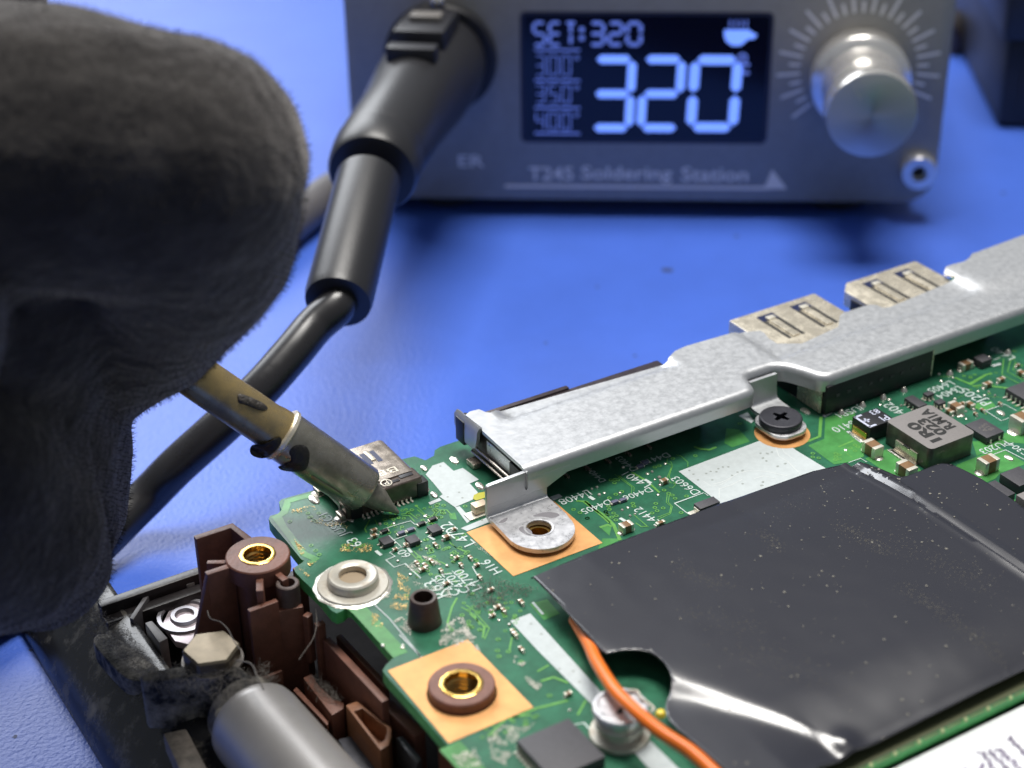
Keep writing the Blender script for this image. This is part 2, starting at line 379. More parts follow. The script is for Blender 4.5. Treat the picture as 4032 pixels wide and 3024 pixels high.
# traces one can follow
TR = [
 (zE([(920, 530), (905, 745), (650, 845), (600, 812)]), 0.34), (zE([(1110, 860), (1270, 790)]), 0.2), (zE([(1200, 930), (1260, 975)]), 0.08),
 (zD([(0, 1040), (230, 1200), (320, 1290), (390, 1460)]), 0.36), (zD([(170, 1320), (260, 1290), (300, 1310)]), 0.3), (zD([(520, 720), (690, 820), (820, 940)]), 0.24),
 (zD([(1000, 530), (1050, 540), (1130, 610), (1128, 660)]), 0.07), (zD([(905, 560), (905, 620), (960, 650), (925, 770), (1000, 850), (960, 890), (920, 880)]), 0.07),
 (zD([(940, 600), (960, 640), (905, 775), (940, 830), (990, 850)]), 0.07), (zD([(330, 740), (520, 880), (515, 950)]), 0.07), (zD([(370, 750), (545, 885), (540, 930)]), 0.07),
 (zD([(905, 950), (895, 1050), (945, 1090), (930, 1160), (800, 1210)]), 0.08), (zD([(930, 960), (915, 1045), (960, 1090), (940, 1170), (790, 1240)]), 0.08),
 (zD([(1195, 440), (1260, 465), (1360, 475), (1440, 445)]), 0.28), (zD([(560, 1270), (620, 1310), (700, 1310)]), 0.12), (zD([(540, 1180), (690, 1310)]), 0.1),
 (zF([(1260, 480), (1470, 570), (1690, 440), (1760, 430)]), 0.3), (zF([(1060, 470), (1230, 460)]), 0.12), (zF([(1930, 220), (1910, 440), (2140, 560)]), 0.12),
 (zF([(2030, 230), (1985, 400), (2212, 520)]), 0.12), (zF([(2100, 260), (2060, 380), (2212, 460)]), 0.1), (zF([(1760, 600), (2030, 630)]), 0.3), (zF([(1500, 600), (1780, 570)]), 0.3),
 (zF([(1290, 760), (1400, 720)]), 0.06), (zF([(1720, 740), (1970, 760)]), 0.06), (zF([(1540, 880), (1700, 990)]), 0.15),
 (zC([(985, 130), (930, 230), (950, 270)]), 0.13), (zC([(1040, 130), (1070, 190)]), 0.08), (zC([(1500, 20), (1590, 90)]), 0.1), (zC([(1320, 210), (1320, 240), (1380, 280)]), 0.08),
 (zC([(1420, 480), (1500, 560), (1640, 660)]), 0.1), (zC([(1460, 470), (1560, 570), (1760, 590), (1850, 640)]), 0.12), (zC([(1850, 370), (1920, 430), (2050, 480)]), 0.1),
 (zC([(1935, 980), (1880, 1080), (1830, 1250), (1860, 1320)]), 0.2), (zC([(1980, 1080), (2130, 1170), (2180, 1280)]), 0.12), (zC([(2030, 1060), (2190, 1160)]), 0.12),
 (zL([(870, 700), (960, 780), (950, 850)]), 0.2), (zL([(900, 690), (990, 790), (960, 860)]), 0.12), (zL([(1130, 850), (1115, 930)]), 0.16), (zL([(1290, 1060), (1360, 1020)]), 0.2),
 (zL([(1310, 1120), (1390, 1095), (1480, 1130)]), 0.25), (zL([(1590, 1240), (1540, 1330)]), 0.2), (zL([(1110, 1360), (1280, 1290), (1480, 1240)]), 0.25), (zL([(980, 1460), (1100, 1350), (1250, 1330)]), 0.2),
 (zB([(1850, 1030), (1960, 1040), (2040, 1120), (2212, 1270)]), 0.28), (zB([(360, 1130), (440, 1130), (500, 1190)]), 0.12), (zB([(470, 1490), (560, 1550), (650, 1590)]), 0.1),
 (zA([(1600, 900), (1700, 890), (1780, 950)]), 0.09), (zA([(1610, 920), (1690, 915), (1750, 980)]), 0.09), (zA([(1760, 800), (1870, 910)]), 0.08),
]
for px, wd in TR: trace(px, wd)
# white print: solid fields
pour(zB([(285, 648), (405, 608), (515, 705), (615, 672), (790, 800), (690, 842), (780, 940), (720, 1020), (530, 1100), (360, 985), (395, 960), (290, 832), (210, 745)]), 'white_field', 0.035, M_silk)
pour(zB([(530, 1100), (580, 1090), (715, 1235), (660, 1275)]), 'white_field', 0.035, M_silk)
pour(zB([(590, 1330), (870, 1215), (900, 1265), (660, 1360)]), 'white_field', 0.035, M_silk)
pour(zB([(240, 1050), (360, 1000), (385, 1025), (260, 1075)]), 'white_field', 0.035, M_silk)
pour(zB([(1560, 990), (1660, 955), (1700, 985), (1600, 1030)]), 'white_field', 0.035, M_silk)
pour([(2672, 1857), (2986, 1738), (3010, 1731), (3038, 1729), (3068, 1733), (3098, 1747), (3138, 1776), (3260, 1850), (3300, 1880), (3100, 2090), (2960, 2080)], 'white_field', 0.035, M_silk)
pour([(2009, 2446), (2088, 2416), (2375, 2735), (2500, 2860), (2850, 3200), (2800, 3300), (2440, 2900), (2349, 2793), (2115, 2560)], 'white_field', 0.035, M_silk)
pour(zE([(25, 520), (120, 480), (190, 575), (160, 600)]), 'white_field', 0.035, M_silk)
pour(zE([(1190, 690), (1230, 685), (1370, 800), (1350, 815)]), 'white_field', 0.035, M_silk)
pour(zE([(930, 515), (1020, 475), (1050, 490), (960, 535)]), 'white_field', 0.035, M_silk)
pour(zF([(1760, 310), (1880, 280), (1905, 300), (1790, 330)]), 'white_field', 0.035, M_silk)
# copper showing faintly through the white field, and pin holes
M_ghost = mat('white over copper', (0.585, 0.62, 0.61), 0.5); M_dot = mat('via under white', (0.30, 0.33, 0.31), 0.6)
for px, wd in ((zD([(1400, 850), (1490, 830), (1560, 800), (1680, 730), (1790, 705), (1980, 710), (2212, 760)]), .1), (zD([(1300, 820), (1380, 870), (1480, 860), (1600, 790)]), .07), (zD([(1470, 1000), (1470, 900), (1600, 860), (1720, 800)]), .1),
               (zE([(420, 840), (460, 960), (560, 1020), (700, 1160)]), .09), (zE([(480, 830), (520, 920), (640, 1000)]), .07), (zD([(1850, 790), (1950, 760), (2100, 790)]), .09)):
    trace(px, wd, M_ghost, .042)
for px, py in zD([(1145, 698), (1190, 738), (1330, 730), (1378, 708), (1440, 712), (1462, 678), (1510, 660), (1570, 658), (1240, 800), (1395, 800), (1610, 750), (1670, 716), (1720, 702), (1725, 842), (1945, 825), (1940, 860), (1920, 510), (2000, 515), (2045, 498), (1945, 565), (1985, 592), (2105, 655), (2185, 625)]) + \
        zE([(330, 925), (385, 912), (290, 975), (325, 1010), (450, 1065), (535, 1035), (70, 1110), (290, 1235), (270, 1275)]) + zB([(370, 650), (575, 935), (450, 985), (610, 995), (825, 1238)]) + zJ([(100, 260), (200, 360), (375, 700), (570, 825), (510, 720)]):
    p = at(px, py, .045); obj('pin_hole', MB().lathe([(.13, 0), (0, .004)], p, n=10), M_dot, board, 0)
# white print: lines
SL = [
 (zC([(1130, 235), (1300, 180), (1430, 145), (1470, 180), (1560, 190), (1650, 130)]), 0.09), (zC([(1190, 300), (1330, 430), (1200, 490), (1260, 530), (1160, 570), (1250, 650), (1370, 610), (1540, 770)]), 0.09),
 (zC([(960, 340), (1090, 290)]), 0.1), (zC([(1250, 350), (1390, 300)]), 0.1), (zC([(1620, 310), (1690, 350)]), 0.25), (zC([(1400, 440), (1440, 490)]), 0.3), (zC([(1050, 470), (1110, 520)]), 0.35),
 (zD([(1140, 1180), (985, 1060), (1300, 945), (1350, 975)]), 0.10), (zD([(0, 940), (50, 985)]), 0.08), (zD([(660, 800), (730, 840)]), 0.35), (zD([(55, 985), (110, 1020)]), 0.4), (zD([(390, 1220), (460, 1260)]), 0.35),
 (zF([(1680, 940), (1940, 850), (2110, 940)]), 0.10), (zF([(1680, 940), (1900, 1080), (2000, 1040)]), 0.10), (zF([(1740, 1560), (1960, 1480), (2212, 1610)]), 0.10), (zF([(1700, 1375), (1930, 1290)]), 0.07),
 (zE([(1220, 1030), (1350, 985), (1420, 1025)]), 0.08), (zF([(1580, 350), (1700, 315)]), 0.1), (zF([(1800, 240), (1880, 205)]), 0.12),
 (zC([(2100, 640), (2180, 780)]), 0.1), (zC([(2030, 860), (2180, 790)]), 0.1), (zC([(1880, 690), (1990, 790)]), 0.08),
 (zL([(1260, 630), (1325, 705)]), 0.25), (zL([(1480, 1400), (1580, 1380), (1680, 1500)]), 0.1),
]
for px, wd in SL: trace(px, wd, M_print, 0.05, 'silk_line')
# white print: lettering
def silk(s, a, b_, h=None):
    p0, p1 = at(*a, 0.05), at(*b_, 0.05); d = (p1-p0).normalized()
    # letters run along -X or +Y on the board; snap so the row is straight
    place_text('lettering', s, p0, p1, Vector((-d.y, d.x, 0)), M_print, board, hscale=h, bold=0.0)
for s, a, b_ in (('D4412', (2634, 1789), (2527, 1825)), ('L4401', (2552, 1914), (2460, 1863)), ('D4406', (2565, 1926), (2457, 1962)), ('D4405', (2405, 1974), (2293, 2016)),
                 ('L4408', (2322, 1937), (2205, 1979)), ('D6603', (2746, 1944), (2652, 1880)), ('L4412', (2590, 2062), (2505, 2001)), ('H16', (1962, 2256), (1905, 2208)),
                 ('L4702', (1852, 2146), (1748, 2062)), ('JUSBC1', (1366, 2107), (1276, 2022)), ('JUSB1', (3393, 1599), (3295, 1635)), ('6410', (3366, 1663), (3282, 1695)),
                 ('402', (3552, 1629), (3488, 1589)), ('L6405', (3750, 1506), (3660, 1541)), ('L6404', (3784, 1526), (3694, 1564)), ('PJ205', (3895, 1590), (3790, 1531)),
                 ('PU203', (3967, 1742), (3864, 1780)), ('C304', (4050, 1792), (3974, 1746)), ('L640', (3987, 1412), (3908, 1371)), ('D4404', (2376, 1896), (2316, 1846)),
                 ('D4403', (2500, 1852), (2432, 1799)), ('63', (1408, 2150), (1380, 2122)), ('60', (1604, 2192), (1576, 2168)), ('C4705', (1800, 2342), (1712, 2270)),
                 ('C4707', (1838, 2332), (1752, 2254)), ('L4700', (1880, 2322), (1800, 2246)), ('R63', (1746, 2350), (1688, 2290))):
    silk(s, a, b_)

# vias and bare test pads: too many and small to lift singly
def ring(mb, x, y, r0, r1, z, n=10):
    vs = [(x+r*math.cos(2*math.pi*i/n), y+r*math.sin(2*math.pi*i/n), z) for r in (r0, r1) for i in range(n)]
    mb.add(vs, [(i, (i+1) % n, n+(i+1) % n, n+i) for i in range(n)])
def inpoly(x, y, P):
    c = False; j = len(P)-1
    for i in range(len(P)):
        if (P[i][1] > y) != (P[j][1] > y) and x < (P[j][0]-P[i][0])*(y-P[i][1])/(P[j][1]-P[i][1])+P[i][0]: c = not c
        j = i
    return c
vm = MB(); dm = MB(); rnd = random.Random(3)
VP = zC([(310, 60), (345, 100), (375, 135), (330, 105), (400, 150), (430, 60), (480, 100), (115, 150), (345, 410), (395, 465), (435, 510), (700, 410), (740, 440), (780, 400), (860, 420), (910, 410), (820, 360),
         (1150, 130), (1220, 90), (1240, 180), (1590, 350), (1620, 420), (1660, 480), (1680, 90), (1730, 30), (1790, 60), (1820, 440), (1880, 500), (2050, 480), (2010, 290), (1930, 330), (2140, 570),
         (1380, 960), (1870, 1330), (1990, 1170), (2060, 1240), (2100, 1300)]) + \
     zD([(330, 800), (290, 805), (365, 805), (330, 835), (770, 665), (820, 650), (965, 570), (1210, 540), (1695, 190), (235, 1150), (275, 1125), (320, 1165), (350, 1195), (250, 1180), (300, 1210), (345, 1240),
         (35, 1220), (275, 1000), (345, 960), (410, 930), (870, 915), (920, 950), (960, 970), (990, 1005), (780, 1060), (770, 1105), (860, 1110), (795, 1140), (740, 1165), (1055, 1160), (1115, 980), (530, 1060), (540, 1090), (265, 1090)]) + \
     zE([(830, 930), (830, 970), (895, 980), (1080, 930), (1080, 965), (1075, 1000), (1120, 945), (1120, 990), (1290, 840), (1290, 900), (1240, 870), (1320, 860)]) + \
     zB([(330, 1085), (405, 1080), (640, 1090), (390, 1160), (1820, 1125), (1890, 1160), (1970, 1220), (2170, 1150), (2190, 1180), (20, 1160), (60, 1130), (345, 1210)]) + \
     zL([(600, 240), (660, 70), (700, 60), (690, 100), (670, 20), (760, 350), (1045, 860), (1110, 935), (1050, 965), (1190, 1000), (1365, 1210), (1040, 930), (910, 370), (930, 800), (880, 780)])
for px, py in VP:
    x, y = at2(px, py); ring(vm, x, y, 0.13, 0.24, 0.04)
for zone, n in (((zA([(1250, 880), (2000, 720), (2100, 1000), (1300, 1140)])), 34), ((zC([(1500, 380), (2050, 430), (2150, 900), (1450, 780)])), 46), ((zL([(850, 560), (1200, 620), (1150, 900), (760, 780)])), 30),
                ((zF([(1300, 420), (2212, 60), (2212, 1000), (1500, 760)])), 30), ((zL([(1000, 1380), (1300, 1320), (1250, 1420), (900, 1500)])), 14)):
    P = pxy(zone); xs = [p[0] for p in P]; ys = [p[1] for p in P]; k = 0
    while k < n:
        x, y = rnd.uniform(min(xs), max(xs)), rnd.uniform(min(ys), max(ys))
        if inpoly(x, y, P): ring(vm, x, y, rnd.uniform(.09, .13), rnd.uniform(.18, .23), 0.04); k += 1
obj('via_rings', vm, M_trace, board, 0, kind='stuff')

# soldered bead test points
def bead(px, py, r=0.16, h=0.14, m=None, name='solder_bead', parent=None):
    p = at(px, py, 0.02)
    return obj(name, MB().lathe([(r, 0), (r*.92, h*.5), (r*.6, h*.88), (0.0, h)], p, n=10), m or M_solder, parent or board)
for px, py in zC([(1245, 175), (1600, 445), (1875, 520), (1825, 635), (1425, 725), (1290, 580), (1850, 310), (1590, 90), (1345, 1500), (1095, 180), (975, 105)]) + \
        zD([(885, 625), (390, 945), (805, 965), (425, 665), (85, 900), (140, 880), (165, 965), (220, 945), (690, 735), (740, 715), (770, 800), (820, 775), (415, 1130), (475, 1105), (500, 1195), (555, 1175)]) + \
        zF([(1230, 480), (1040, 430), (1070, 530), (360, 780), (520, 870), (235, 855), (1580, 670), (1670, 725), (1725, 680), (1810, 730), (1970, 760), (1260, 775), (1415, 1050), (1310, 1015), (1410, 950)]) + \
        zE([(1190, 890), (1660, 345), (1565, 400)]) + zL([(1115, 770), (1050, 740), (1465, 1195), (1000, 680), (1490, 1300), (330, 900), (450, 910)]) + \
        zA([(1875, 915), (1525, 1000), (1370, 1000)]):
    bead(px, py, rnd.uniform(.14, .22), rnd.uniform(.10, .18))
for px, py, r in [(*p, 0.5) for p in zE([(750, 470)])] + [(*p, 0.42) for p in zF([(1890, 970), (2000, 1590)])] + [(*p, 0.62) for p in zA([(655, 740)])] + [(*p, .4) for p in zA([(1050, 950), (1960, 690), (1850, 400)])] + \
        [(*p, 0.5) for p in zB([(800, 870), (520, 590)])]:
    p = at(px, py, 0.02); mb = MB()
    mb.lathe([(r, 0), (r*.9, .12), (r*.5, .2), (0, .22)], p, n=14)
    for i, v in enumerate(mb.v):
        q = Vector(v)-p; a = 1.5; mb.v[i] = (p.x+q.x*0.8, p.y+q.y*a, v[2]*(1+.5*mnoise.noise(Vector(v)*2)))
    obj('solder_joint', mb, M_solder, board)

# dried flux: flakes round the port and the corner
fl = MB(); am = MB()
def flakes(mbx, zone, n, s0, s1, seed):
    n = int(n*4); s0 *= .3; s1 *= .42
    r = random.Random(seed); P = pxy(zone); xs = [p[0] for p in P]; ys = [p[1] for p in P]; k = 0
    while k < n:
        x, y = r.uniform(min(xs), max(xs)), r.uniform(min(ys), max(ys))
        if not inpoly(x, y, P) or mnoise.noise(Vector((x*1.1+seed, y*1.1, 0))) < r.uniform(-.35, .35): continue
        k += 1; m = r.randint(4, 6); s = r.uniform(s0, s1); a0 = r.uniform(0, 6.3); tx, ty = r.uniform(-.4, .4), r.uniform(-.4, .4)
        vs = []
        for i in range(m):
            a = a0+2*math.pi*i/m; q = s*r.uniform(.5, 1.1); vs.append((x+q*math.cos(a), y+q*math.sin(a), .055+r.uniform(0, .03)+q*(math.cos(a)*tx+math.sin(a)*ty)*.5+abs(q)*.2))
        mbx.add(vs, [tuple(range(m))])
flakes(am, zC([(640, 480), (700, 400), (1080, 380), (980, 490)]), 90, .05, .14, 1)
flakes(am, zC([(340, 150), (480, 110), (760, 190), (740, 230), (420, 185)]), 60, .05, .12, 2)
flakes(am, zC([(50, 190), (190, 380), (320, 480), (230, 520), (160, 340)]), 60, .05, .13, 3)
flakes(am, zC([(1290, 700), (1400, 760), (1430, 900), (1380, 1130), (1180, 1090), (1290, 900)]), 150, .05, .15, 4)
flakes(am, zC([(1010, 1120), (1140, 1230), (1120, 1310), (1000, 1280)]), 45, .05, .13, 5)
flakes(am, zC([(300, 600), (400, 590), (330, 640)]), 20, .06, .14, 6)
flakes(am, zC([(220, 650), (330, 740), (310, 760), (215, 680)]), 16, .06, .12, 7)
flakes(am, zA([(400, 860), (640, 800), (700, 850), (420, 900)]), 40, .05, .14, 8)
flakes(fl, zC([(1340, 1180), (1450, 1110), (1430, 1400), (1240, 1240)]), 120, .06, .18, 9)
flakes(fl, zC([(1760, 1330), (1900, 1200), (2180, 1450), (1730, 1560)]), 170, .06, .2, 10)
flakes(fl, zC([(1920, 1190), (2000, 1200), (2212, 1600), (2150, 1600)]), 110, .05, .16, 11)
flakes(fl, zC([(1370, 640), (1480, 560), (1560, 700), (1420, 690)]), 60, .05, .15, 12)
flakes(fl, zC([(1450, 800), (1850, 900), (1900, 1000), (1500, 900)]), 110, .04, .12, 13)
flakes(fl, zC([(1050, 940), (1240, 860), (1200, 980), (1070, 1030)]), 50, .05, .14, 14)
flakes(fl, zL([(1210, 1080), (1330, 1150), (1290, 1180), (1215, 1120)]), 60, .05, .16, 15)
flakes(fl, zL([(1150, 960), (1220, 1000), (1200, 1030), (1140, 1010)]), 30, .06, .15, 16)
flakes(fl, zL([(980, 1480), (1060, 1400), (1300, 1370), (1160, 1480), (1100, 1650), (1000, 1600)]), 160, .06, .2, 17)
flakes(fl, zL([(760, 1580), (900, 1540), (960, 1659), (800, 1659)]), 70, .06, .22, 18)
flakes(fl, zB([(690, 1440), (900, 1590), (960, 1659), (780, 1560)]), 50, .04, .1, 19)
flakes(fl, zC([(1560, 530), (1640, 540), (1800, 640), (1620, 600)]), 60, .05, .14, 20)
obj('flux_residue', fl, M_flux, board, 0, kind='stuff'); obj('flux_residue', am, M_amber, board, 0, kind='stuff')
# grey lint on the board below the copper field
lm = MB(); r = random.Random(5)
P = pxy(zL([(820, 520), (1020, 500), (1290, 540), (1180, 640), (900, 680)])); xs = [p[0] for p in P]; ys = [p[1] for p in P]; k = 0
while k < 260:
    x, y = r.uniform(min(xs), max(xs)), r.uniform(min(ys), max(ys))
    if not inpoly(x, y, P): continue
    k += 1; a = r.uniform(0, 6.3); L = r.uniform(.25, .9); h = r.uniform(.05, .45); b2 = r.uniform(-.8, .8); p0 = Vector((x, y, r.uniform(.03, .12)))
    p1 = p0+Vector((math.cos(a)*L*.5, math.sin(a)*L*.5, h)); p2 = p0+Vector((math.cos(a+b2)*L, math.sin(a+b2)*L, r.uniform(.03, .2)))
    lm.tube([p0, p1, p2], 0.016, n=3, sub=3, cap=False)
obj('lint', lm, M_lint, board, 0, kind='stuff')

# copper fields
def copper(px, hole):
    link('copper_pad', holed(pxy(px), [circle(*hole)], 0.0, 0.05, [M_copper]), board)
copper([(1527, 2642), (1842, 2519), (2100, 2786), (1767, 2928)], BOSS_HOLE)
copper([(1837, 2097), (2182, 1974), (2372, 2139), (2021, 2270)], EAR_HOLE)
p = at(3075, 1665, 0); obj('copper_pad', MB().lathe([(3.0, 0), (3.0, .045), (0, .045)], (107.2, 122.6, 0), n=36), M_copper, board)

# ------------------------------------------------------------------ soldered parts of the board
def part(name): 
    o = bpy.data.objects.new(name, None); col.objects.link(o); o.parent = board; o.matrix_parent_inverse = board.matrix_world.inverted(); o.empty_display_size = 1
    bpy.context.view_layer.update(); return o
def boxat(c, d, rz=0): return MB().box(c, d, rz)
def ceramic(px, py, L, W, H, along='x', name='ceramic_capacitor'):
    p = at(px, py, 0); e = part(name); t = L*.24; g = .015
    ax = (1, 0) if along == 'x' else (0, 1)
    dims = lambda l, ex=0: (l, W+ex, H+ex) if along == 'x' else (W+ex, l, H+ex)
    obj('body', boxat((p.x, p.y, H/2+.06), dims(L-2*t+.02)), M_mlcc, e, bevel=.03)
    for s in (-1, 1):
        obj('terminal', boxat((p.x+ax[0]*s*(L-t)/2, p.y+ax[1]*s*(L-t)/2, H/2+.06), dims(t, 2*g)), M_tin, e, bevel=.05)
        obj('solder_fillet', MB().lathe([(W*.42, 0), (W*.36, .06), (W*.2, .12), (0, .14)], (p.x+ax[0]*s*L*.5, p.y+ax[1]*s*L*.5, .01), n=10), M_solder, e)
    return e
ceramic(3434, 1788, 2.0, 1.25, 1.25, 'y'); ceramic(3567, 1872, 2.0, 1.25, 1.25, 'y'); ceramic(3886, 1852, 2.0, 1.35, 1.4, 'x'); ceramic(4022, 1690, 2.2, 1.8, 1.6, 'x')
ceramic(3762, 1622, 1.7, .95, .9, 'y'); ceramic(3820, 1604, 1.0, .6, .5, 'y'); ceramic(3738, 1630, 1.0, .55, .45, 'y'); ceramic(3886, 1524, 1.1, .6, .5, 'x')
ceramic(3800, 1452, 1.6, .9, .8, 'x'); ceramic(3940, 1504, 1.0, .5, .45, 'x'); ceramic(2465, 2092, 1.3, .9, .85, 'x'); ceramic(2614, 1904, .9, .55, .45, 'x')
ceramic(2600, 2066, 1.0, .4, .3, 'x'); ceramic(1758, 2124, .8, .45, .4, 'x'); ceramic(4022, 1480, 1.1, .6, .5, 'y')
for px, py in zC([(1560, 690), (1030, 265), (1030, 325), (1590, 650)]) + zL([(1150, 840), (1140, 825), (1480, 1210), (1040, 670), (1190, 640)]) + zF([(1340, 370), (1480, 350)]):
    ceramic(px, py, .7, .36, .32, 'y' if (int(px) % 2) else 'x', 'small_capacitor')

rs_ = random.Random(17)
for px, py in zC([(1500, 620), (1660, 600), (1760, 700), (1930, 560), (1980, 640), (2080, 560), (1700, 420), (1900, 250), (1380, 420), (1260, 470), (2150, 640), (1820, 840)]) + zL([(1010, 720), (1080, 690), (1000, 560), (930, 480), (1190, 930)]) + zF([(1540, 1000), (1640, 950), (1880, 860), (2060, 760), (1350, 860), (2120, 330)]):
    ceramic(px, py, rs_.uniform(.5, .75), .32, .28, rs_.choice('xy'), 'small_capacitor')
def chip(px_top, H, name='chip', m=None, sidem=None, z0=0.08):
    """px_top: left, back, right, front corners of the top face as they show"""
    P = [at(x, y, H) for x, y in px_top]
    x0 = (P[0].x+P[3].x)/2; x1 = (P[1].x+P[2].x)/2; y1 = (P[0].y+P[1].y)/2; y0 = (P[2].y+P[3].y)/2
    x0, x1 = min(x0, x1), max(x0, x1); y0, y1 = min(y0, y1), max(y0, y1)
    e = part(name); obj('body', boxat(((x0+x1)/2, (y0+y1)/2, (H+z0)/2), (x1-x0, y1-y0, H-z0)), m or M_chip, e, bevel=min(.06, H*.1))
    return e, x0, x1, y0, y1
def legs(e, x0, x1, y0, y1, H, sides, pitch, w_=.14, L=.35):
    for s in sides:
        n = max(2, int(((x1-x0) if s in 'ns' else (y1-y0))/pitch))
        me = None
        for i in range(n):
            t = (i+.5)/n
            if s == 's': c = (x0+(x1-x0)*t, y0-L/2, .07); d = (w_, L, .1)
            elif s == 'n': c = (x0+(x1-x0)*t, y1+L/2, .07); d = (w_, L, .1)
            elif s == 'w': c = (x0-L/2, y0+(y1-y0)*t, .07); d = (L, w_, .1)
            else: c = (x1+L/2, y0+(y1-y0)*t, .07); d = (L, w_, .1)
            mb = MB().box(c, d); up_ = (c[0]+(0 if s in 'ns' else (L/2 if s == 'w' else -L/2)), c[1]+(0 if s in 'we' else (L/2 if s == 's' else -L/2)), H*.3)
            mb.box(up_, (w_ if s in 'ns' else .08, .08 if s in 'ns' else w_, H*.55))
            obj('lead', mb, M_tin, e, 0)
# power controller by the inductor
e, *q = chip(zF([(1410, 1125), (1605, 1040), (1970, 1210), (1690, 1312)]), .9)
place_text('marking', 'A2', (q[0]+1.0, q[2]+1.0, .905), (q[0]+1.0, q[3]-1.2, .905), (-1, 0, 0), M_chip and mat('laser mark', (0.12, 0.11, 0.10), .7), e)
place_text('marking', 'B15', (q[0]+1.7, q[2]+.9, .905), (q[0]+1.7, q[3]-1.0, .905), (-1, 0, 0), MAT['laser mark'], e)
legs(e, *q, .9, 's', .9, .25, .15)
e, *q = chip([(3977, 1524), (4060, 1490), (4180, 1560), (4070, 1610)], 1.0); legs(e, *q, 1.0, 'ws', .65, .2, .55)
e, *q = chip(zF([(575, 750), (690, 715), (880, 850), (740, 885)]), .8); legs(e, *q, .8, 'w', .5, .16, .25)
for pts in (zF([(820, 695), (900, 655), (985, 690), (890, 730)]), zF([(975, 800), (1050, 765), (1145, 800), (1040, 850)])):
    e, *q = chip(pts, .7, 'transistor'); legs(e, *q, .7, 'ws', .8, .2, .3)
e, *q = chip(zG([(1245, 605), (1510, 505), (1790, 660), (1550, 805)]), 1.1)
e, *q = chip(zG([(935, 800), (1150, 705), (1485, 878), (1220, 1000)]), .9)
e, *q = chip(zG([(1487, 915), (1700, 820), (2000, 1000), (1760, 1100)]), 2.4, 'inductor', M_indu)
e, *q = chip(zF([(1560, 190), (1650, 130), (1740, 210), (1620, 290)]), 1.0)
for cxy in ((1521, 2126), (1624, 2121), (1711, 2079)):
    p = at(*cxy, .55); e = part('transistor_array')
    obj('body', boxat((p.x, p.y, .33), (1.15, 1.25, .46)), M_chip, e, bevel=.04); legs(e, p.x-.575, p.x+.575, p.y-.625, p.y+.625, .55, 'we', .6, .16, .28)
for px, py in ((1514, 2098), (1660, 2069), (1704, 2051), (1617, 2093), (1580, 2106), (2540, 1826), (2520, 1842), (2452, 1976), (2420, 1984)):
    p = at(px, py, 0); e = part('diode'); dk = px in (1514, 1660, 1704)
    obj('body', boxat((p.x, p.y, .2), (.75, .42, .32)), M_black if dk else mat('slate blue ceramic', (0.13, 0.13, 0.21), .45), e, bevel=.04)
    for s in (-1, 1): obj('terminal', boxat((p.x+s*.42, p.y, .14), (.14, .4, .22)), M_tin, e, bevel=.02)
# diode pressed under the film edge
e, *q = chip(zD([(1200, 1065), (1390, 972), (1482, 1030), (1275, 1122)]), 1.0, 'rectifier', M_chip)
obj('terminal', boxat((q[0]-.45, (q[2]+q[3])/2, .3), (.9, (q[3]-q[2])*.7, .12)), M_tin, e, bevel=.05); obj('terminal', boxat((q[0]-.05, (q[2]+q[3])/2, .5), (.12, (q[3]-q[2])*.7, .5)), M_tin, e, bevel=.04)
# foreground chip
e, *q = chip([(2029, 2916), (2237, 2829), (2385, 2974), (2180, 3070)], 1.15, 'chip', M_chip); legs(e, *q, 1.15, 'wn', .5, .2, .4)

# big inductor
e = part('inductor'); x0, x1, y0, y1, H = 115.2, 121.5, 108.6, 115.5, 2.7
obj('body', MB().prism(rrect((x0+x1)/2, (y0+y1)/2, x1-x0, y1-y0, .55), .1, H, mi=1, mtop=0), [M_indu, M_indus], e, 50, bevel=0.05)
for i, (s, wd) in enumerate((('1R0', 4.3), ('023', 3.6), ('R.M1A', 4.4))):
    xx = x0+1.75+i*1.5; yy = y0+.85+(.65 if i == 1 else (1.1 if i == 2 else 0))
    place_text('marking', s, (xx, yy, H+.012), (xx, yy+wd, H+.012), (-1, 0, 0), M_ink_hole, e, hscale=1.4, bold=0.045)
mb = MB().prism([(x0-.16, y0+1.7), (x0, y0+1.7), (x0, y0+5.0), (x0-.16, y0+5.0)], .12, 1.35)
mb.box((x0-.30, y0+3.35, .09), (.7, 3.6, .1))
obj('terminal', mb, M_nickel, e, bevel=.04)
obj('terminal', MB().box((x0-.18, y0+3.3, 1.38), (.18, .9, .1)), M_black, e, bevel=.03)
obj('solder_fillet', MB().box((x0-.6, y0+3.4, .08), (.5, 3.9, .12)), M_solder, e, bevel=.05)

# polymer capacitor with white polarity print
e = part('polymer_capacitor'); x0, x1, y0, y1, H = 113.75, 117.2, 116.2, 119.0, 1.85
obj('body', boxat(((x0+x1)/2, (y0+y1)/2, H/2+.06), (x1-x0, y1-y0, H-.1)), M_black, e, bevel=.07)
obj('terminal', boxat((x0-.07, (y0+y1)/2, .55), (.14, (y1-y0)*.78, .95)), M_brass, e, bevel=.03)
obj('solder_fillet', boxat((x0-.3, (y0+y1)/2, .1), (.5, (y1-y0)*.85, .14)), M_solder, e, bevel=.05)
zt = H+.02
mk = MB()
for (cx, cy, sx, sy) in ((x0+.16, y0+1.4, .26, 2.5), (x0+.55, y0+.22, 1.0, .26), (x0+.55, y1-.26, 1.0, .26), (x0+.75, y0+1.4, .8, .2), (x0+.75, y0+1.4, .2, .8)):
    mk.box((cx, cy, zt), (sx, sy, .01))
obj('marking', mk, M_white, e, 0)
place_text('marking', '83', (x1-.25, y1-.55, zt), (x1-1.35, y1-.55, zt), (0, -1, 0), M_white, e)
place_text('marking', 'PI', (x1-.3, y0+.75, zt), (x1-1.2, y0+.75, zt), (0, -1, 0), M_white, e)

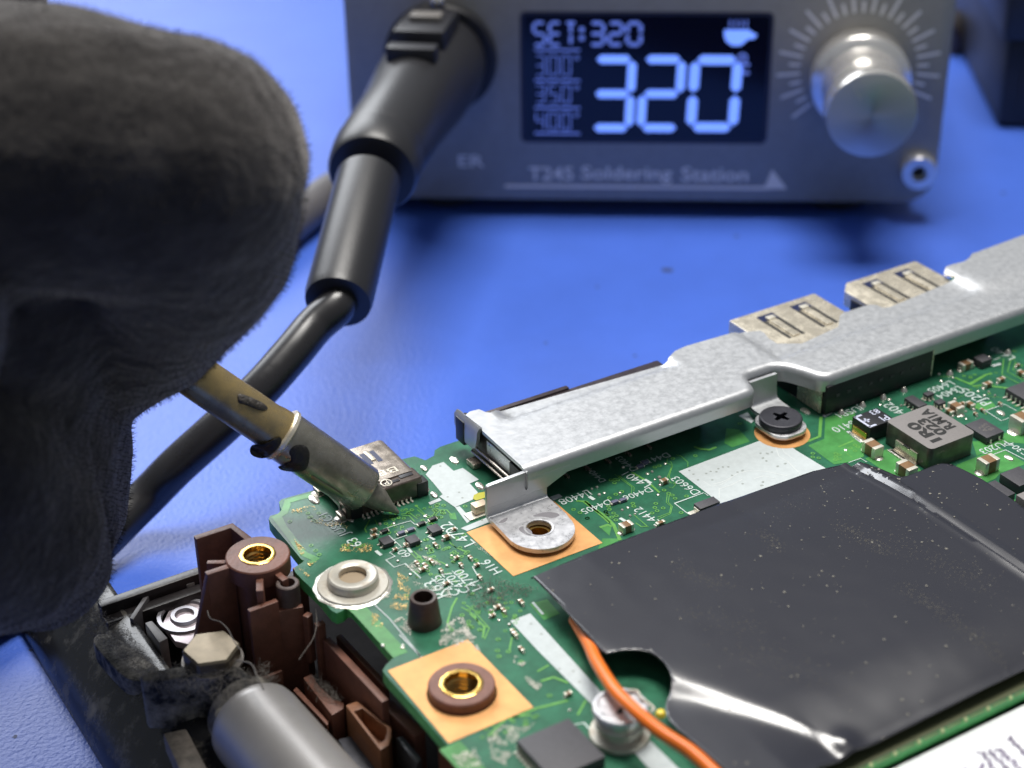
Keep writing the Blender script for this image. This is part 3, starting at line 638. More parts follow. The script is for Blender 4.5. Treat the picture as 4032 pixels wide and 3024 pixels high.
# slim tin spring finger beside the white field
e = part('spring_contact'); p = at(1866, 2032, 0)
obj('base', boxat((p.x+.3, p.y, .1), (2.2, 1.3, .18)), M_tin, e, bevel=.04); obj('finger', boxat((p.x+.75, p.y+.15, .75), (1.5, 1.0, .9)), mat('cream metal', (0.68, 0.55, 0.40), .35, metal=.5), e, bevel=.06)
pour(zB([(725, 1010), (735, 970), (790, 945), (900, 925), (900, 985), (760, 1030)]), 'yellow_pad', 0.06, mat('yellow mask', (0.42, 0.40, 0.03), .4))

# ------------------------------------------------------------------ USB-C port the iron works on
e = part('usb_c_port'); x0, x1, y0, y1, H = 60.0, 68.9, 132.7, 141.3, 2.5
sh = MB()
prof = rrect(0, 0, x1-x0, H-.15, .95, 6)                       # (x, z) racetrack
n = len(prof)
for yy, k in ((y0+1.5, 0), (y1, 1)): pass
vs = [((x0+x1)/2+a, y0+1.6, .15+(H-.15)/2+b2) for a, b2 in prof]+[((x0+x1)/2+a, y1, .15+(H-.15)/2+b2) for a, b2 in prof]+[((x0+x1)/2+a*.93, y1, .15+(H-.15)/2+b2*.8) for a, b2 in prof]+[((x0+x1)/2+a*.93, y1-4, .15+(H-.15)/2+b2*.8) for a, b2 in prof]
fs = [(i, (i+1) % n, n+(i+1) % n, n+i) for i in range(n)]+[(n+i, n+(i+1) % n, 2*n+(i+1) % n, 2*n+i) for i in range(n)]+[(2*n+i, 2*n+(i+1) % n, 3*n+(i+1) % n, 3*n+i) for i in range(n)]+[tuple(range(n-1, -1, -1))]
sh.add(vs, fs); obj('shell', sh, M_bronze, e, 40)
obj('back_cover', MB().prism(rrect((x0+x1)/2, y0+1.3, x1-x0-.2, 2.3, .35), .1, H-.12), mat('smoky shell', (0.13, 0.105, 0.09), .3, metal=.7, var=.2), e, bevel=.25, seg=3)
for cx, cy, sx, sy in ((x1-1.5, y0+1.25, 1.5, .55), (x1-3.3, y0+.9, 1.7, .42), (x1-4.9, y0+.85, .9, .5), (x0+2, y0+1.0, 1.4, .5)):
    obj('slot', boxat((cx, cy, H-.1), (sx, sy, .12)), M_black, e, bevel=.05)
for cx in (x0+1.15, x1-.2): obj('housing_corner', boxat((cx, y0+.75, .9), (1.3, 1.4, 1.7)), M_black, e, bevel=.12)
for cx in (x1-3.0, x0+2.6):
    obj('opening', boxat((cx-.55, y1-2.6, H+.0), (.55, 2.3, .03)), mat('painted blue reflection', (0.015, 0.022, 0.07), .3), e, 0)  # flat slabs; the blue reflection in the openings is put into their colour
    obj('opening', boxat((cx+.55, y1-2.6, H+.0), (.55, 2.3, .03)), MAT['painted blue reflection'], e, 0)
    obj('spring', boxat((cx, y1-2.3, H+.06), (.5, 1.9, .1)), M_nickel, e, bevel=.04)
place_text('embossing', 'BB', at(*zA([(1555, 400)])[0], H+.02), at(*zA([(1330, 470)])[0], H+.02), (0, -1, 0), M_nickel, e, hscale=1.0)
q = at(*zA([(1440, 555)])[0], H+.02)
mb = MB().lathe([(.62, -.02), (.62, .02), (.5, .02), (.5, -.02)], q, n=20, closed=True); obj('embossing', mb, M_nickel, e)
place_text('embossing', 'P', q+Vector((.22, 0, 0)), q+Vector((-.22, 0, 0)), (0, -1, 0), M_nickel, e)
for i in range(12):
    xx = x0+1.75+i*.5; mb = MB().box((xx, y0-.12, .09), (.22, .5, .12)); mb.box((xx, y0+.1, .25), (.2, .1, .3)); obj('pin', mb, M_tin, e, 0)
for cx, cy in ((x0-.25, y0+1.0), (x1+.3, y0+1.2), (x0-.2, y1-2.2), (x1+.3, y1-2.0)):
    obj('mounting_leg', boxat((cx, cy, .35), (.5, 1.3, .7)), M_bronze, e, bevel=.08)
    obj('solder_fillet', MB().lathe([(.75, 0), (.6, .14), (.3, .24), (0, .26)], (cx, cy, .01), n=12), M_solder, e)

# ------------------------------------------------------------------ wide display port under the bracket
e = part('display_port'); x0, x1, y0, y1, H = 76.9, 101.0, 128.5, 137.2, 4.3
sh = MB().box(((x0+x1)/2, (y0+y1)/2, 2.2), (x1-x0, y1-y0, 3.9))
obj('shell', sh, mat('dark plum shell', (0.07, 0.055, 0.06), .35, metal=.5, var=.2), e, bevel=.25)
obj('lip', boxat(((x0+x1)/2-6, y1+.1, 4.2), (12.5, .6, .35)), MAT['dark plum shell'], e, bevel=.1)
obj('lip', boxat((x0-.3, y1+.6, 2.9), (1.4, 1.8, 2.9)), M_black, e, bevel=.2)
for zz, rr in ((1.05, .16), (1.9, .16)): obj('rib', MB().tube([(x0-.45, y0-2, zz), (x0-.45, y1-1, zz)], rr, n=8, sub=1), M_bronze, e)
obj('side_plate', boxat((x0-.12, y0+2.5, 2.9), (.14, 5, 1.6)), M_steel2, e, bevel=.05)
obj('side_plate', boxat((x0-.16, y0-1.2, 2.6), (.5, 2.6, 2.4)), M_black, e, bevel=.05)
for yy in (y0+.6, y1-2.2): 
    obj('mounting_leg', boxat((x0-.9, yy, .35), (1.0, 1.5, .6)), M_bronze, e, bevel=.1)
for i in range(6): obj('pin', boxat((x0+3.5+i*2.6, y0-.5, .2), (.3, 1.0, .25)), M_bronze, e, 0)

# ------------------------------------------------------------------ two USB ports behind the bracket
def usb(x0, x1, y1, H, chamfer):
    e = part('usb_port')
    P = [(x0, 127.5), (x1, 127.5), (x1, y1-(0 if not chamfer else 0)), (x0+(1.6 if chamfer else 0), y1), (x0, y1-(1.6 if chamfer else 0))]
    obj('shell', MB().prism(P, 2.2, H), M_nickel, e, bevel=.2)
    obj('housing', boxat(((x0+x1)/2, 132.4, 1.9), (x1-x0+.3, 10.0, 3.6)), M_black, e, bevel=.15)
    for cx in (x0+(x1-x0)*.33, x0+(x1-x0)*.72):
        for k in (-.95, .95): obj('opening', boxat((cx+k, y1-4.2, H+.01), (.42, 6.0, .04)), M_ink_hole, e, 0)  # black slabs on the shell, painted as the shade inside the slits
        obj('opening', boxat((cx, y1-1.9, H+.012), (2.3, 1.3, .045)), MAT['painted blue reflection'], e, 0)  # slab coloured dark blue for the reflection in the opening
        obj('spring', boxat((cx, y1-4.6, H+.10), (1.0, 5.0, .16)), M_nickel, e, bevel=.06)
        obj('spring', boxat((cx, y1-2.4, H+.22), (1.1, .7, .25)), M_tin, e, bevel=.1)
    for k in range(4):
        obj('solder_joint', MB().lathe([(.42, 0), (.3, .25), (.12, .5), (0, .55)], (x0+2.0+k*(x1-x0-3)/3.2, 122.4, .0), n=10), M_solder, e)
    return e
usb(113.3, 126.0, 140.3, 4.15, False); usb(129.3, 142.0, 140.3, 4.15, True)
e = part('usb_front_frame'); obj('side_plate', boxat((113.25, 126.2, 1.9), (.16, 5.4, 3.6)), M_nickel, e, bevel=.05); obj('side_plate', boxat((128.9, 123.5, 2.0), (.16, 1.2, 3.4)), M_nickel, e, bevel=.04)
obj('housing', boxat((121.1, 124.0, 1.9), (15.4, 2.2, 3.5)), M_black, e, bevel=.12)
for k in range(9): obj('contact_slot', boxat((115.0+k*1.55, 122.86, 2.2), (.5, .06, .35)), M_chip, e, 0)

# ------------------------------------------------------------------ standoff soldered to the board, shoulder screw
st = part('standoff'); p = Vector((55.75, 123.15, 0))
obj('flange', MB().lathe([(3.4, 0), (3.45, .12), (3.35, .3), (2.2, .34)], p, n=48, cap=(True, False)), M_stand, st)
obj('sleeve', MB().lathe([(2.5, .3), (2.42, 1.1), (2.25, 1.25), (1.5, 1.25), (1.34, 1.15), (1.32, -.3), (0, -.3)], p+Vector((0.1, .1, 0)), n=44, cap=(False, False)), M_stand, st)
obj('bore', MB().lathe([(1.33, 0.55), (0, .55)], p+Vector((.1, .1, 0)), n=32, cap=(False, False)), mat('bore tan', (0.34, 0.26, 0.17), .6), st)  # tan disc set partway up the hole
obj('solder_fillet', MB().lathe([(3.75, .02), (3.6, .10), (3.3, .16)], p, n=48, wob=.02, cap=(True, False)), M_solder, st)

# ------------------------------------------------------------------ galvanised port bracket
br = thing('port_bracket', 'long galvanised steel bracket screwed over the ports along the board edge', 'bracket', (110, 126, 0))
ZT = 4.95
front = [(76.2, 125.0), (103.2, 125.0), (105.6, 125.1), (106.2, 128.2), (108.2, 128.2), (110.6, 128.2), (111.9, 126.0), (113.0, 122.95), (116.6, 122.95), (165, 122.9)]
def round_open(P, it=3):
    for _ in range(it):
        q = [P[0]]
        for a_, b_ in zip(P[:-1], P[1:]):
            L_ = math.hypot(b_[0]-a_[0], b_[1]-a_[1]); t = min(.25, .8/L_) if L_ > 3.2 else .25
            q += [(a_[0]+(b_[0]-a_[0])*t, a_[1]+(b_[1]-a_[1])*t), (b_[0]+(a_[0]-b_[0])*t, b_[1]+(a_[1]-b_[1])*t)]
        P = q+[P[-1]]
    return P
front = round_open(front)
back_px = [(4032, 936), (3850, 1003), (3828, 1010), (3812, 1030), (3796, 1041), (3723, 1060), (3717, 1075), (3766, 1093), (3717, 1111), (3507, 1198), (3477, 1201), (3450, 1190), (3422, 1189), (3326, 1219), (3308, 1232), (3302, 1276),
           (3158, 1342), (3061, 1342), (3028, 1322), (3010, 1300), (2995, 1291), (2929, 1297), (2736, 1352), (2700, 1363), (2659, 1381), (2640, 1400), (2627, 1414), (1958, 1604), (1931, 1625), (1910, 1622), (1886, 1611), (1850, 1620), (1832, 1634)]
back = pxy(back_px, ZT)
back = [(165, 137.5)] + back
plate = front[::1]; FR = 0.85                                     # fold radius
def offs(P, d):
    out = []
    for i in range(len(P)):
        a = Vector(P[max(i-1, 0)]); b2 = Vector(P[min(i+1, len(P)-1)]); t = (b2-a).normalized(); nn = Vector((-t.y, t.x)); out.append((P[i][0]+nn.x*d, P[i][1]+nn.y*d))
    return out
inner = offs(front, FR)
poly = inner + back + [(76.6, 134.2), (76.3, 133.6)]
def ztop(x, y):
    z = ZT
    # pressed channel along the back over the display port
    def sst(a, b2, t): t = max(0, min(1, (t-a)/(b2-a))); return t*t*(3-2*t)
    ch = sst(134.0, 134.9, y)*sst(79.2, 80.6, x)*(1-sst(100.6, 101.6, x))
    z -= 0.6*ch
    z += 0.42*sst(139.4, 143.6, x)*sst(126.6, 130.2, y)                # raised step at the far right
    z -= 0.35*sst(128.6, 129.7, y)*sst(111, 112, x)*(1-sst(141, 142, x))
    return z
me = sheet_mesh(poly, 0.7, ztop, M_steel, 0.0)
# fold and flange swept along the front edge
bm = bmesh.new(); bm.from_mesh(me)
rows = []
for k in range(7):
    a = math.pi/2*k/6; rows.append((FR*(1-math.sin(a)), ZT-FR*(1-math.cos(a))))
rows += [(0.0, 3.4), (0.0, 2.95)]
cum = [0.0]
for p_, q_ in zip(inner[:-1], inner[1:]): cum.append(cum[-1]+math.hypot(q_[0]-p_[0], q_[1]-p_[1]))
nrm_ = [((f_[0]-i_[0])/FR, (f_[1]-i_[1])/FR) for f_, i_ in zip(front, inner)]
edge_v = []
for v in bm.verts:
    if not v.is_boundary: continue
    best = None
    for i in range(len(inner)-1):
        ax_, ay_ = inner[i]; bx_, by_ = inner[i+1]; L2 = (bx_-ax_)**2+(by_-ay_)**2
        t = max(0, min(1, ((v.co.x-ax_)*(bx_-ax_)+(v.co.y-ay_)*(by_-ay_))/max(L2, 1e-12)))
        dd = math.hypot(ax_+(bx_-ax_)*t-v.co.x, ay_+(by_-ay_)*t-v.co.y)
        if best is None or dd < best[0]: best = (dd, cum[i]+t*math.sqrt(L2), (nrm_[i][0]*(1-t)+nrm_[i+1][0]*t, nrm_[i][1]*(1-t)+nrm_[i+1][1]*t))
    if best[0] < 2e-3: edge_v.append((best[1], v, best[2]))
edge_v.sort(key=lambda e_: e_[0])
rings_ = [[v for _, v, _ in edge_v]]
for d, z in rows[1:]:
    rings_.append([bm.verts.new((v.co.x+n2_[0]*(FR-d), v.co.y+n2_[1]*(FR-d), z+(v.co.z-ZT))) for _, v, n2_ in edge_v])
for a, b2 in zip(rings_[:-1], rings_[1:]):
    for i in range(len(a)-1): bm.faces.new((a[i], b2[i], b2[i+1], a[i+1]))
bmesh.ops.recalc_face_normals(bm, faces=bm.faces)
if sum(f.normal.z*f.calc_area() for f in bm.faces) < 0: bmesh.ops.reverse_faces(bm, faces=bm.faces)
me2 = bpy.data.meshes.new('plate'); bm.to_mesh(me2); bm.free(); me2.materials.append(M_steel); me2.shade_smooth(); me2.set_sharp_from_angle(angle=math.radians(50))
o = link('plate', me2, br); s = o.modifiers.new('thickness', 'SOLIDIFY'); s.thickness = 0.4; s.offset = -1; es_ = o.modifiers.new('crisp', 'EDGE_SPLIT'); es_.split_angle = math.radians(55)
# left leg, bend and ear with its screw hole
def strip_part(name, rowsP, m, th=.5, parent=br, smooth=50):
    n_ = len(rowsP[0]); mb = MB(); mb.add([p for r_ in rowsP for p in r_], [(k*n_+i, k*n_+i+1, (k+1)*n_+i+1, (k+1)*n_+i) for k in range(len(rowsP)-1) for i in range(n_-1)])
    o = obj(name, mb, m, parent, smooth); s = o.modifiers.new('thickness', 'SOLIDIFY'); s.thickness = th; s.offset = 0; es_ = o.modifiers.new('crisp', 'EDGE_SPLIT'); es_.split_angle = math.radians(55); return o
xl, xr = 71.7, 78.7
face = [(71.7, 1.9), (71.7, 4.15), (71.82, 4.38), (72.1, 4.5), (76.5, 4.62), (76.8, 3.7), (81.6, 3.7), (81.4, 3.0), (80.6, 2.7), (78.7, 1.9)]
n_ = len(face); mb = MB(); mb.add([(x, 124.97, z) for x, z in face]+[(x, 125.4, z) for x, z in face], [tuple(range(n_)), tuple(range(2*n_-1, n_-1, -1))]+[(i, (i+1) % n_, n_+(i+1) % n_, n_+i) for i in range(n_)])
obj('leg', mb, M_steel, br, 30, bevel=.06)
prof = [(125.18, 1.95)]
for k in range(0, 7):
    a = math.pi/2*k/6; prof.append((125.18-.55*(1-math.cos(a)), 1.22-.55*math.sin(a)+.0))
legrow = [[(xl+(xr-xl)*i/8, yy, zz) for i in range(9)] for yy, zz in prof]
strip_part('leg_bend', legrow, M_steel, .43)
hc = Vector((75.0, 120.6)); R1 = 3.45; ear = [(xr-.02, 124.7), (xr-.1, 121.2)]
for k in range(0, 21):
    a = math.radians(0-180*k/20); ear.append((hc.x+R1*math.cos(a), hc.y-.2+R1*math.sin(a)))
ear += [(xl+.02, 124.7)]
hole = [(hc.x+1.28*math.cos(2*math.pi*i/28), hc.y+1.28*math.sin(2*math.pi*i/28)) for i in range(28)]
def plate_with_hole(outer, hole, z0, z1):
    bm = bmesh.new(); vo = [bm.verts.new((x, y, z1)) for x, y in outer]; vh = [bm.verts.new((x, y, z1)) for x, y in hole]
    ed = [bm.edges.new((vo[i], vo[(i+1) % len(vo)])) for i in range(len(vo))]+[bm.edges.new((vh[i], vh[(i+1) % len(vh)])) for i in range(len(vh))]
    bmesh.ops.triangle_fill(bm, edges=ed, use_beauty=True); fs_ = bm.faces[:]
    r_ = bmesh.ops.extrude_face_region(bm, geom=fs_)
    for g in r_['geom']:
        if isinstance(g, bmesh.types.BMVert): g.co.z = z0
    bmesh.ops.recalc_face_normals(bm, faces=bm.faces)
    me = bpy.data.meshes.new('ear'); bm.to_mesh(me); bm.free(); return me
me = plate_with_hole(ear, hole, 0.42, 0.92); me.materials.append(M_steel2); link('ear', me, br)
obj('hole_rim', MB().lathe([(1.55, .90), (1.5, .98), (1.3, .96), (1.28, .45)], (hc.x, hc.y, 0), n=36, cap=(False, False)), M_steel2, br)
# end lug at the left
lug = []
for zz, xx, e0, e1 in ((4.72, 76.55, 134.3, 139.0), (4.3, 76.25, 134.3, 139.1), (3.2, 76.2, 134.4, 139.0), (2.4, 76.2, 134.7, 138.3), (1.95, 76.2, 135.3, 137.2)):
    lug.append([(xx, e0+(e1-e0)*i/6, zz) for i in range(7)])
strip_part('lug', lug, M_steel, .4)
# leg and foot in the recess, under the black screw
leg2 = [[(106.4+(110.1-106.4)*i/5, yy, zz) for i in range(6)] for yy, zz in ((127.7, 4.2), (127.6, 2.4), (127.5, 1.6), (127.3, 1.25), (126.9, 1.05), (126.3, 1.0), (125, 1.0))]
strip_part('leg', leg2, M_steel, .45)
ft = rrect(107.4, 123.2, 4.6, 5.4, 1.8); obj('foot', MB().prism(ft, .5, 1.0), M_steel2, br, bevel=.08)
obj('stain', MB().prism(chaikin([(73.0, 121.4), (73.9, 121.9), (74.2, 120.4), (73.5, 119.6)]), .92, .925), mat('dark smear', (0.26, 0.25, 0.27), .45, metal=.5), br)
obj('stain', MB().prism(chaikin([(75.2, 122.8), (77.3, 122.6), (78.2, 121.3), (77.0, 121.2), (76.6, 121.9)]), .92, .925), MAT['dark smear'], br)
obj('stain', MB().prism(chaikin([(71.9, 123.6), (73.6, 123.9), (72.6, 123.1)]), .92, .925), MAT['dark smear'], br)
# brass insert seen through the ear hole
obj('screw_insert', MB().lathe([(1.25, .1), (1.25, .3), (.95, .3), (.85, -.4), (.8, -4.0), (0, -4.0)], (hc.x, hc.y, 0), n=28, cap=(False, False)), M_brass, board)

sw = thing('bracket_screw', 'black cross-head screw holding the bracket foot to the board', 'screw', (107.4, 123.3, 1.0))
c = Vector((107.4, 123.25, 1.0))
obj('head', MB().lathe([(2.1, 0), (2.32, .12), (2.34, .60), (2.25, .76), (2.1, .80)], c, n=48, cap=(True, False)), M_screwblk, sw)
cr_ = []
for q in range(4):
    a0_ = .3+q*math.pi/2
    for (l_, o_) in ((.30, -.30), (1.0, -.2), (1.0, .2)):
        cr_.append((c.x+l_*math.cos(a0_)-o_*math.sin(a0_), c.y+l_*math.sin(a0_)+o_*math.cos(a0_)))
me = plate_with_hole([(c.x+2.1*math.cos(2*math.pi*i/48), c.y+2.1*math.sin(2*math.pi*i/48)) for i in range(48)], cr_, c.z+.25, c.z+.80)
me.materials.append(M_screwblk); link('cross_recess', me, sw)

# ------------------------------------------------------------------ black insulating film
film_px = [(2091, 2278), (2200, 2234), (2841, 1978), (3200, 1857), (3339, 1825), (3411, 1825), (3456, 1848), (3520, 1890), (3545, 1901), (3570, 1898), (3678, 1855), (3708, 1849), (3742, 1855), (3858, 1921), (4200, 2150)]
film_px2 = [(2850, 3030), (2740, 2925), (2659, 2858), (2627, 2810), (2619, 2760), (2639, 2728), (2645, 2687), (2630, 2650), (2611, 2625), (2580, 2598), (2537, 2580), (2456, 2577), (2400, 2588), (2387, 2588), (2359, 2574), (2310, 2515), (2160, 2352), (2100, 2292)]
FZ = 2.6
ridge0, ridge1 = Vector(at2(2645, 2685, FZ)), Vector(at2(3420, 2942, FZ)); rd = (ridge1-ridge0).normalized(); rn = Vector((-rd.y, rd.x))
cr0, cr1 = Vector(at2(3341, 1823, 2.0)), Vector(at2(4032, 2290, 2.0)); cdv = (cr1-cr0).normalized(); crn = Vector((-cdv.y, cdv.x))
def zfilm(x, y):
    p = Vector((x, y)); z = 2.6
    s = (p-ridge0).dot(rn); u = (p-ridge0).dot(rd)
    wd = max(.22, 1.15-.075*max(0, u))
    # in front of the fold the sheet tilts down, rounded over the fold
    k = -s
    z -= 0.62*wd*(1+math.tanh(k/wd))/2*1.3
    z += .0
    b1 = (p-Vector(at2(3330, 2895, FZ))).length; z += 0.45*math.exp(-(b1/1.1)**2)
    # pressed creases at the far right
    c_ = (p-cr0).dot(crn); 
    z += -.3/(1+math.exp(-max(-40, min(40, c_*4))))+.34*math.exp(-((c_-.1)/.34)**2)+.28*math.exp(-((c_-1.5)/.4)**2)-.15*math.exp(-((c_-.75)/.4)**2)
    z += .10*mnoise.noise(Vector((x*.09, y*.09, 0)))+.02*mnoise.noise(Vector((x*.4, y*.4, 3)))
    far = max(0, min(1, (y-100)/11)); z -= 1.0*far*far*max(0, min(1, (x-75)/18))
    nr = max(0, min(1, (87-y)/7.5)); z -= 1.25*nr*nr*max(0, min(1, (x-73)/5))
    return max(z, .75)
top = [at2(x, y, zz) for (x, y), zz in zip(film_px, [2.5, 2.4, 1.7, 1.55, 1.6, 1.3, 1.2, 1.1, 1.1, 1.1, 1.1, 1.1, 1.1, 1.2, 1.4])]
bot = chaikin([at2(x, y, 2.0) for x, y in film_px2], 2)[4:-4]
bot = [at2(*film_px2[0], 2.0)] + bot + [at2(*film_px2[-1], 2.0)]
fpoly = top + [(125, 92), (125, 79.3), (97.2, 79.3), (80, 79.1), (76.0, 79.0)] + [at2(2990, 3170, 1.8)] + bot
film = sheet_mesh(fpoly, 0.42, zfilm, M_film, 0.0, 60)
fo = link('insulating_film', film); s = fo.modifiers.new('thickness', 'SOLIDIFY'); s.thickness = 0.18; s.offset = -1
fo['label'] = 'glossy black dusty plastic film lying over the circuit board'; fo['category'] = 'film'
# dust lying on it
dmb = MB(); r = random.Random(11); k = 0
xs = [p[0] for p in fpoly]; ys = [p[1] for p in fpoly]
while k < 480:
    x, y = r.uniform(68, 118), r.uniform(78, 112)
    if not inpoly(x, y, fpoly): continue
    dens = .25+.75*max(0, min(1, (x-80)/22))*max(0, min(1, (y-88)/12))
    if mnoise.noise(Vector((x*.3, y*.3, 9))) < r.uniform(-.5, .5) or r.random() > dens: continue
    s_ = r.choice((.03, .03, .04, .04, .05, .06, .09, .13)); z = zfilm(x, y)+.02; a0 = r.uniform(0, 6.3); m = 5
    dmb.add([(x+s_*r.uniform(.4, 1.4)*math.cos(a0+i*2*math.pi/m), y+s_*r.uniform(.4, 1.4)*math.sin(a0+i*2*math.pi/m), z+r.uniform(0, .03)) for i in range(m)], [tuple(range(m))]); k += 1
obj('dust', dmb, M_dust, fo, 0, kind='stuff')

smear = MB(); r = random.Random(31)
for ax_, ay_, bx_, by_, n2, spread in ((3550, 2330, 3960, 2600, 330, .55), (3280, 2060, 3480, 2200, 180, .5), (3000, 2100, 3060, 2180, 120, .5), (2660, 2250, 2860, 2330, 120, .6), (2900, 2560, 3300, 2720, 220, 1.4), (3450, 2120, 3900, 2330, 330, 1.2), (2700, 2440, 3000, 2500, 120, .9)):
    p0_, p1_ = Vector(at2(ax_, ay_, 2)), Vector(at2(bx_, by_, 2))
    for _ in range(n2):
        q_ = p0_.lerp(p1_, r.random())+Vector((r.gauss(0, spread), r.gauss(0, spread)))
        if not inpoly(q_.x, q_.y, fpoly): continue
        s_ = r.uniform(.02, .06); a0 = r.uniform(0, 6.3); z = zfilm(q_.x, q_.y)+.012
        smear.add([(q_.x+s_*r.uniform(.5, 1.6)*math.cos(a0+i*2*math.pi/5), q_.y+s_*r.uniform(.5, 1.6)*math.sin(a0+i*2*math.pi/5), z) for i in range(5)], [(0, 1, 2, 3, 4)])
obj('dust', smear, mat('greasy dust', (0.085, 0.078, 0.062), .8), fo, 0, kind='stuff')

# ------------------------------------------------------------------ shoulder screw and orange wire
ss = thing('shoulder_screw', 'tall silver shouldered screw beside the orange wire and film cut-out', 'screw', (65.3, 92.5, 0))
c = at(2440, 2893, 0)
obj('washer', MB().lathe([(1.5, .0), (2.55, .0), (2.62, .15), (2.55, .42), (1.9, .5)], c, n=40), M_stand, ss)
obj('shank', MB().lathe([(1.95, .3), (1.9, 1.2), (2.15, 1.35), (2.2, 1.7), (2.0, 1.85), (1.95, 2.6)], c, n=40), M_stand, ss)
obj('head', MB().lathe([(2.0, 2.5), (2.35, 2.62), (2.38, 3.05), (2.28, 3.2), (2.0, 3.22), (1.95, 3.05), (0, 3.0)], c, n=44), M_steel2, ss)
obj('cross_slot', MB().box((c.x+.1, c.y-.2, c.z+3.03), (1.6, .45, .06), .5), M_ink_hole, ss, 0)
sp_ = [(2473, 2720), (2510, 2722), (2522, 2748), (2548, 2765), (2575, 2790), (2560, 2805)]
obj('lock_spring', MB().tube([at(x, y, 3.3) for x, y in sp_], .12, n=6, sub=4), M_tin, ss)

wire_px = [(2262, 2440, .7), (2315, 2530, 1.6), (2352, 2610, 2.9), (2425, 2722, 4.2), (2520, 2815, 4.7), (2610, 2888, 4.6), (2720, 2960, 4.2), (2820, 3050, 3.8), (2900, 3130, 3.4)]
wr = obj('orange_wire', MB().tube([at(x, y, z) for x, y, z in wire_px], .58, n=18, sub=8), M_wire)
wr['label'] = 'bright orange insulated wire coming out from under the black film'; wr['category'] = 'wire'
bd = at(2601, 2812, 1.8); yb = obj('yellow_bead', MB().lathe([(0.0, -.45), (.32, -.3), (.45, 0), (.32, .3), (0, .45)], bd, n=14), mat('yellow plastic', (0.85, 0.62, 0.03), .4))
yb['label'] = 'tiny yellow wire tip poking out beside the orange wire'; yb['category'] = 'wire tip'

# near edge of the board: castellations
for k in range(12):
    x = 79.5+k*2.63
    obj('edge_pad', boxat((x, 78.36, -.12), (1.7, .12, .2)), mat('edge plating', (0.16, 0.24, 0.09), .4, metal=.3), board, bevel=.03)
    obj('edge_pad', boxat((x+1.25, 78.32, -.1), (.34, .22, .36)), mat('edge plating bright', (0.42, 0.48, 0.24), .35, metal=.4), board, bevel=.05)
obj('edge_pour', MB().prism([(76.6, 78.5), (130, 78.5), (130, 81.5), (76.6, 81.5)], .01, .03), mat('olive mask', (0.10, 0.11, 0.055), .4), board, 0)

# ------------------------------------------------------------------ battery with its white label
bt = thing('battery_pack', 'white printed label on the pack at the lower right corner', 'battery', (100, 60, -8))
obj('case', MB().prism([(70, 40), (150, 40), (150, 78.2), (70, 78.2)], -12, -1.38), M_black, bt, bevel=.6)
obj('label', MB().prism([(76, 44), (149, 44), (149, 78.0), (76, 78.0)], -1.38, -1.30), M_label, bt, 0)
def lprint(s, a, b_, h): place_text('printing', s, at(*a, -1.28), at(*b_, -1.28), (-1, 0, 0) if True else (0, 1, 0), M_labelink, bt, hscale=h, bold=.01)
E_ = Z(3300, 2624, 3.022)
lprint('K', *E_([(1700, 1330), (1590, 1150)]), 1.9)
r = random.Random(8)
for a, b_, n2 in (((1960, 1350), (1700, 1010), 12), ((2140, 1350), (1800, 1000), 13), ((2300, 1330), (1900, 980), 14), ((2400, 1200), (2030, 850), 14)):
    (p0, p1) = E_([a, b_]); q0, q1 = at(*p0, -1.28), at(*p1, -1.28)
    for i in range(n2):
        q_ = q0.lerp(q1, (i+.5)/n2); mb = MB().box((q_.x, q_.y, -1.285), (r.uniform(.3, .62), r.uniform(.12, .24), .01)); mb.box((q_.x+r.uniform(-.3, .3), q_.y+.16, -1.285), (.2, .3, .01))
        obj('printing', mb, M_labelink, bt, 0)

# ------------------------------------------------------------------ laptop chassis
ch = thing('laptop_chassis', 'dusty black and brown plastic corner of an opened laptop base', 'laptop base', (45, 125, -17))
obj('floor', MB().prism([(34, 50), (190, 50), (190, 143.5), (34, 143.5)], -16.6, -13.5), mat('chassis floor', (0.014, 0.012, 0.013), .8, spec=.2, var=.3), ch, bevel=.3)
# far wall
obj('rim_wall', MB().prism([(37, 143.4), (52.2, 143.4), (52.2, 144.6), (37, 144.6)], -16.6, -8.0), M_dark, ch, bevel=.2)
obj('rim_wall', MB().prism([(52.2, 143.4), (186, 143.4), (186, 144.6), (52.2, 144.6)], -16.6, -12.6), M_dark, ch, bevel=.2)
obj('rim_step', MB().prism([(37, 142.0), (48, 142.0), (48, 143.38), (37, 143.38)], -14, -9.2), M_dark, ch, bevel=.15)
# left rim: a rounded, glossy edge sweeping towards the camera
prof = [(-3.3, -16.95), (-3.2, -15.4), (-2.7, -14.3), (-1.2, -12.6), (0.8, -10.9), (2.8, -9.7), (4.5, -9.1), (5.1, -9.4), (5.2, -13), (5.2, -16)]
path = [(34.7, 185), (34.6, 172), (34.6, 158), (34.6, 145), (34.7, 130), (34.9, 118), (35.1, 105), (35.2, 88)]
path = [Vector((x, y, 0)) for x, y in path]; PS = spline(path, 5); mb = MB(); vs = []; n_ = len(prof)
for i, p in enumerate(PS):
    t = (PS[min(i+1, len(PS)-1)]-PS[max(i-1, 0)]).normalized(); nn = Vector((-t.y, t.x, 0))
    if nn.x < 0 and t.y < -0.1: nn = -nn
    nn = Vector((-t.y, t.x, 0)) if False else Vector((-t.y, t.x, 0))
    for a, z in prof:
        vs.append(p+Vector((-t.y, t.x, 0))*a*1.0+Vector((0, 0, z)))
mb.add(vs, [(i*n_+k, i*n_+k+1, (i+1)*n_+k+1, (i+1)*n_+k) for i in range(len(PS)-1) for k in range(n_-1)])
obj('rim_edge', mb, M_rimtop, ch, 50)
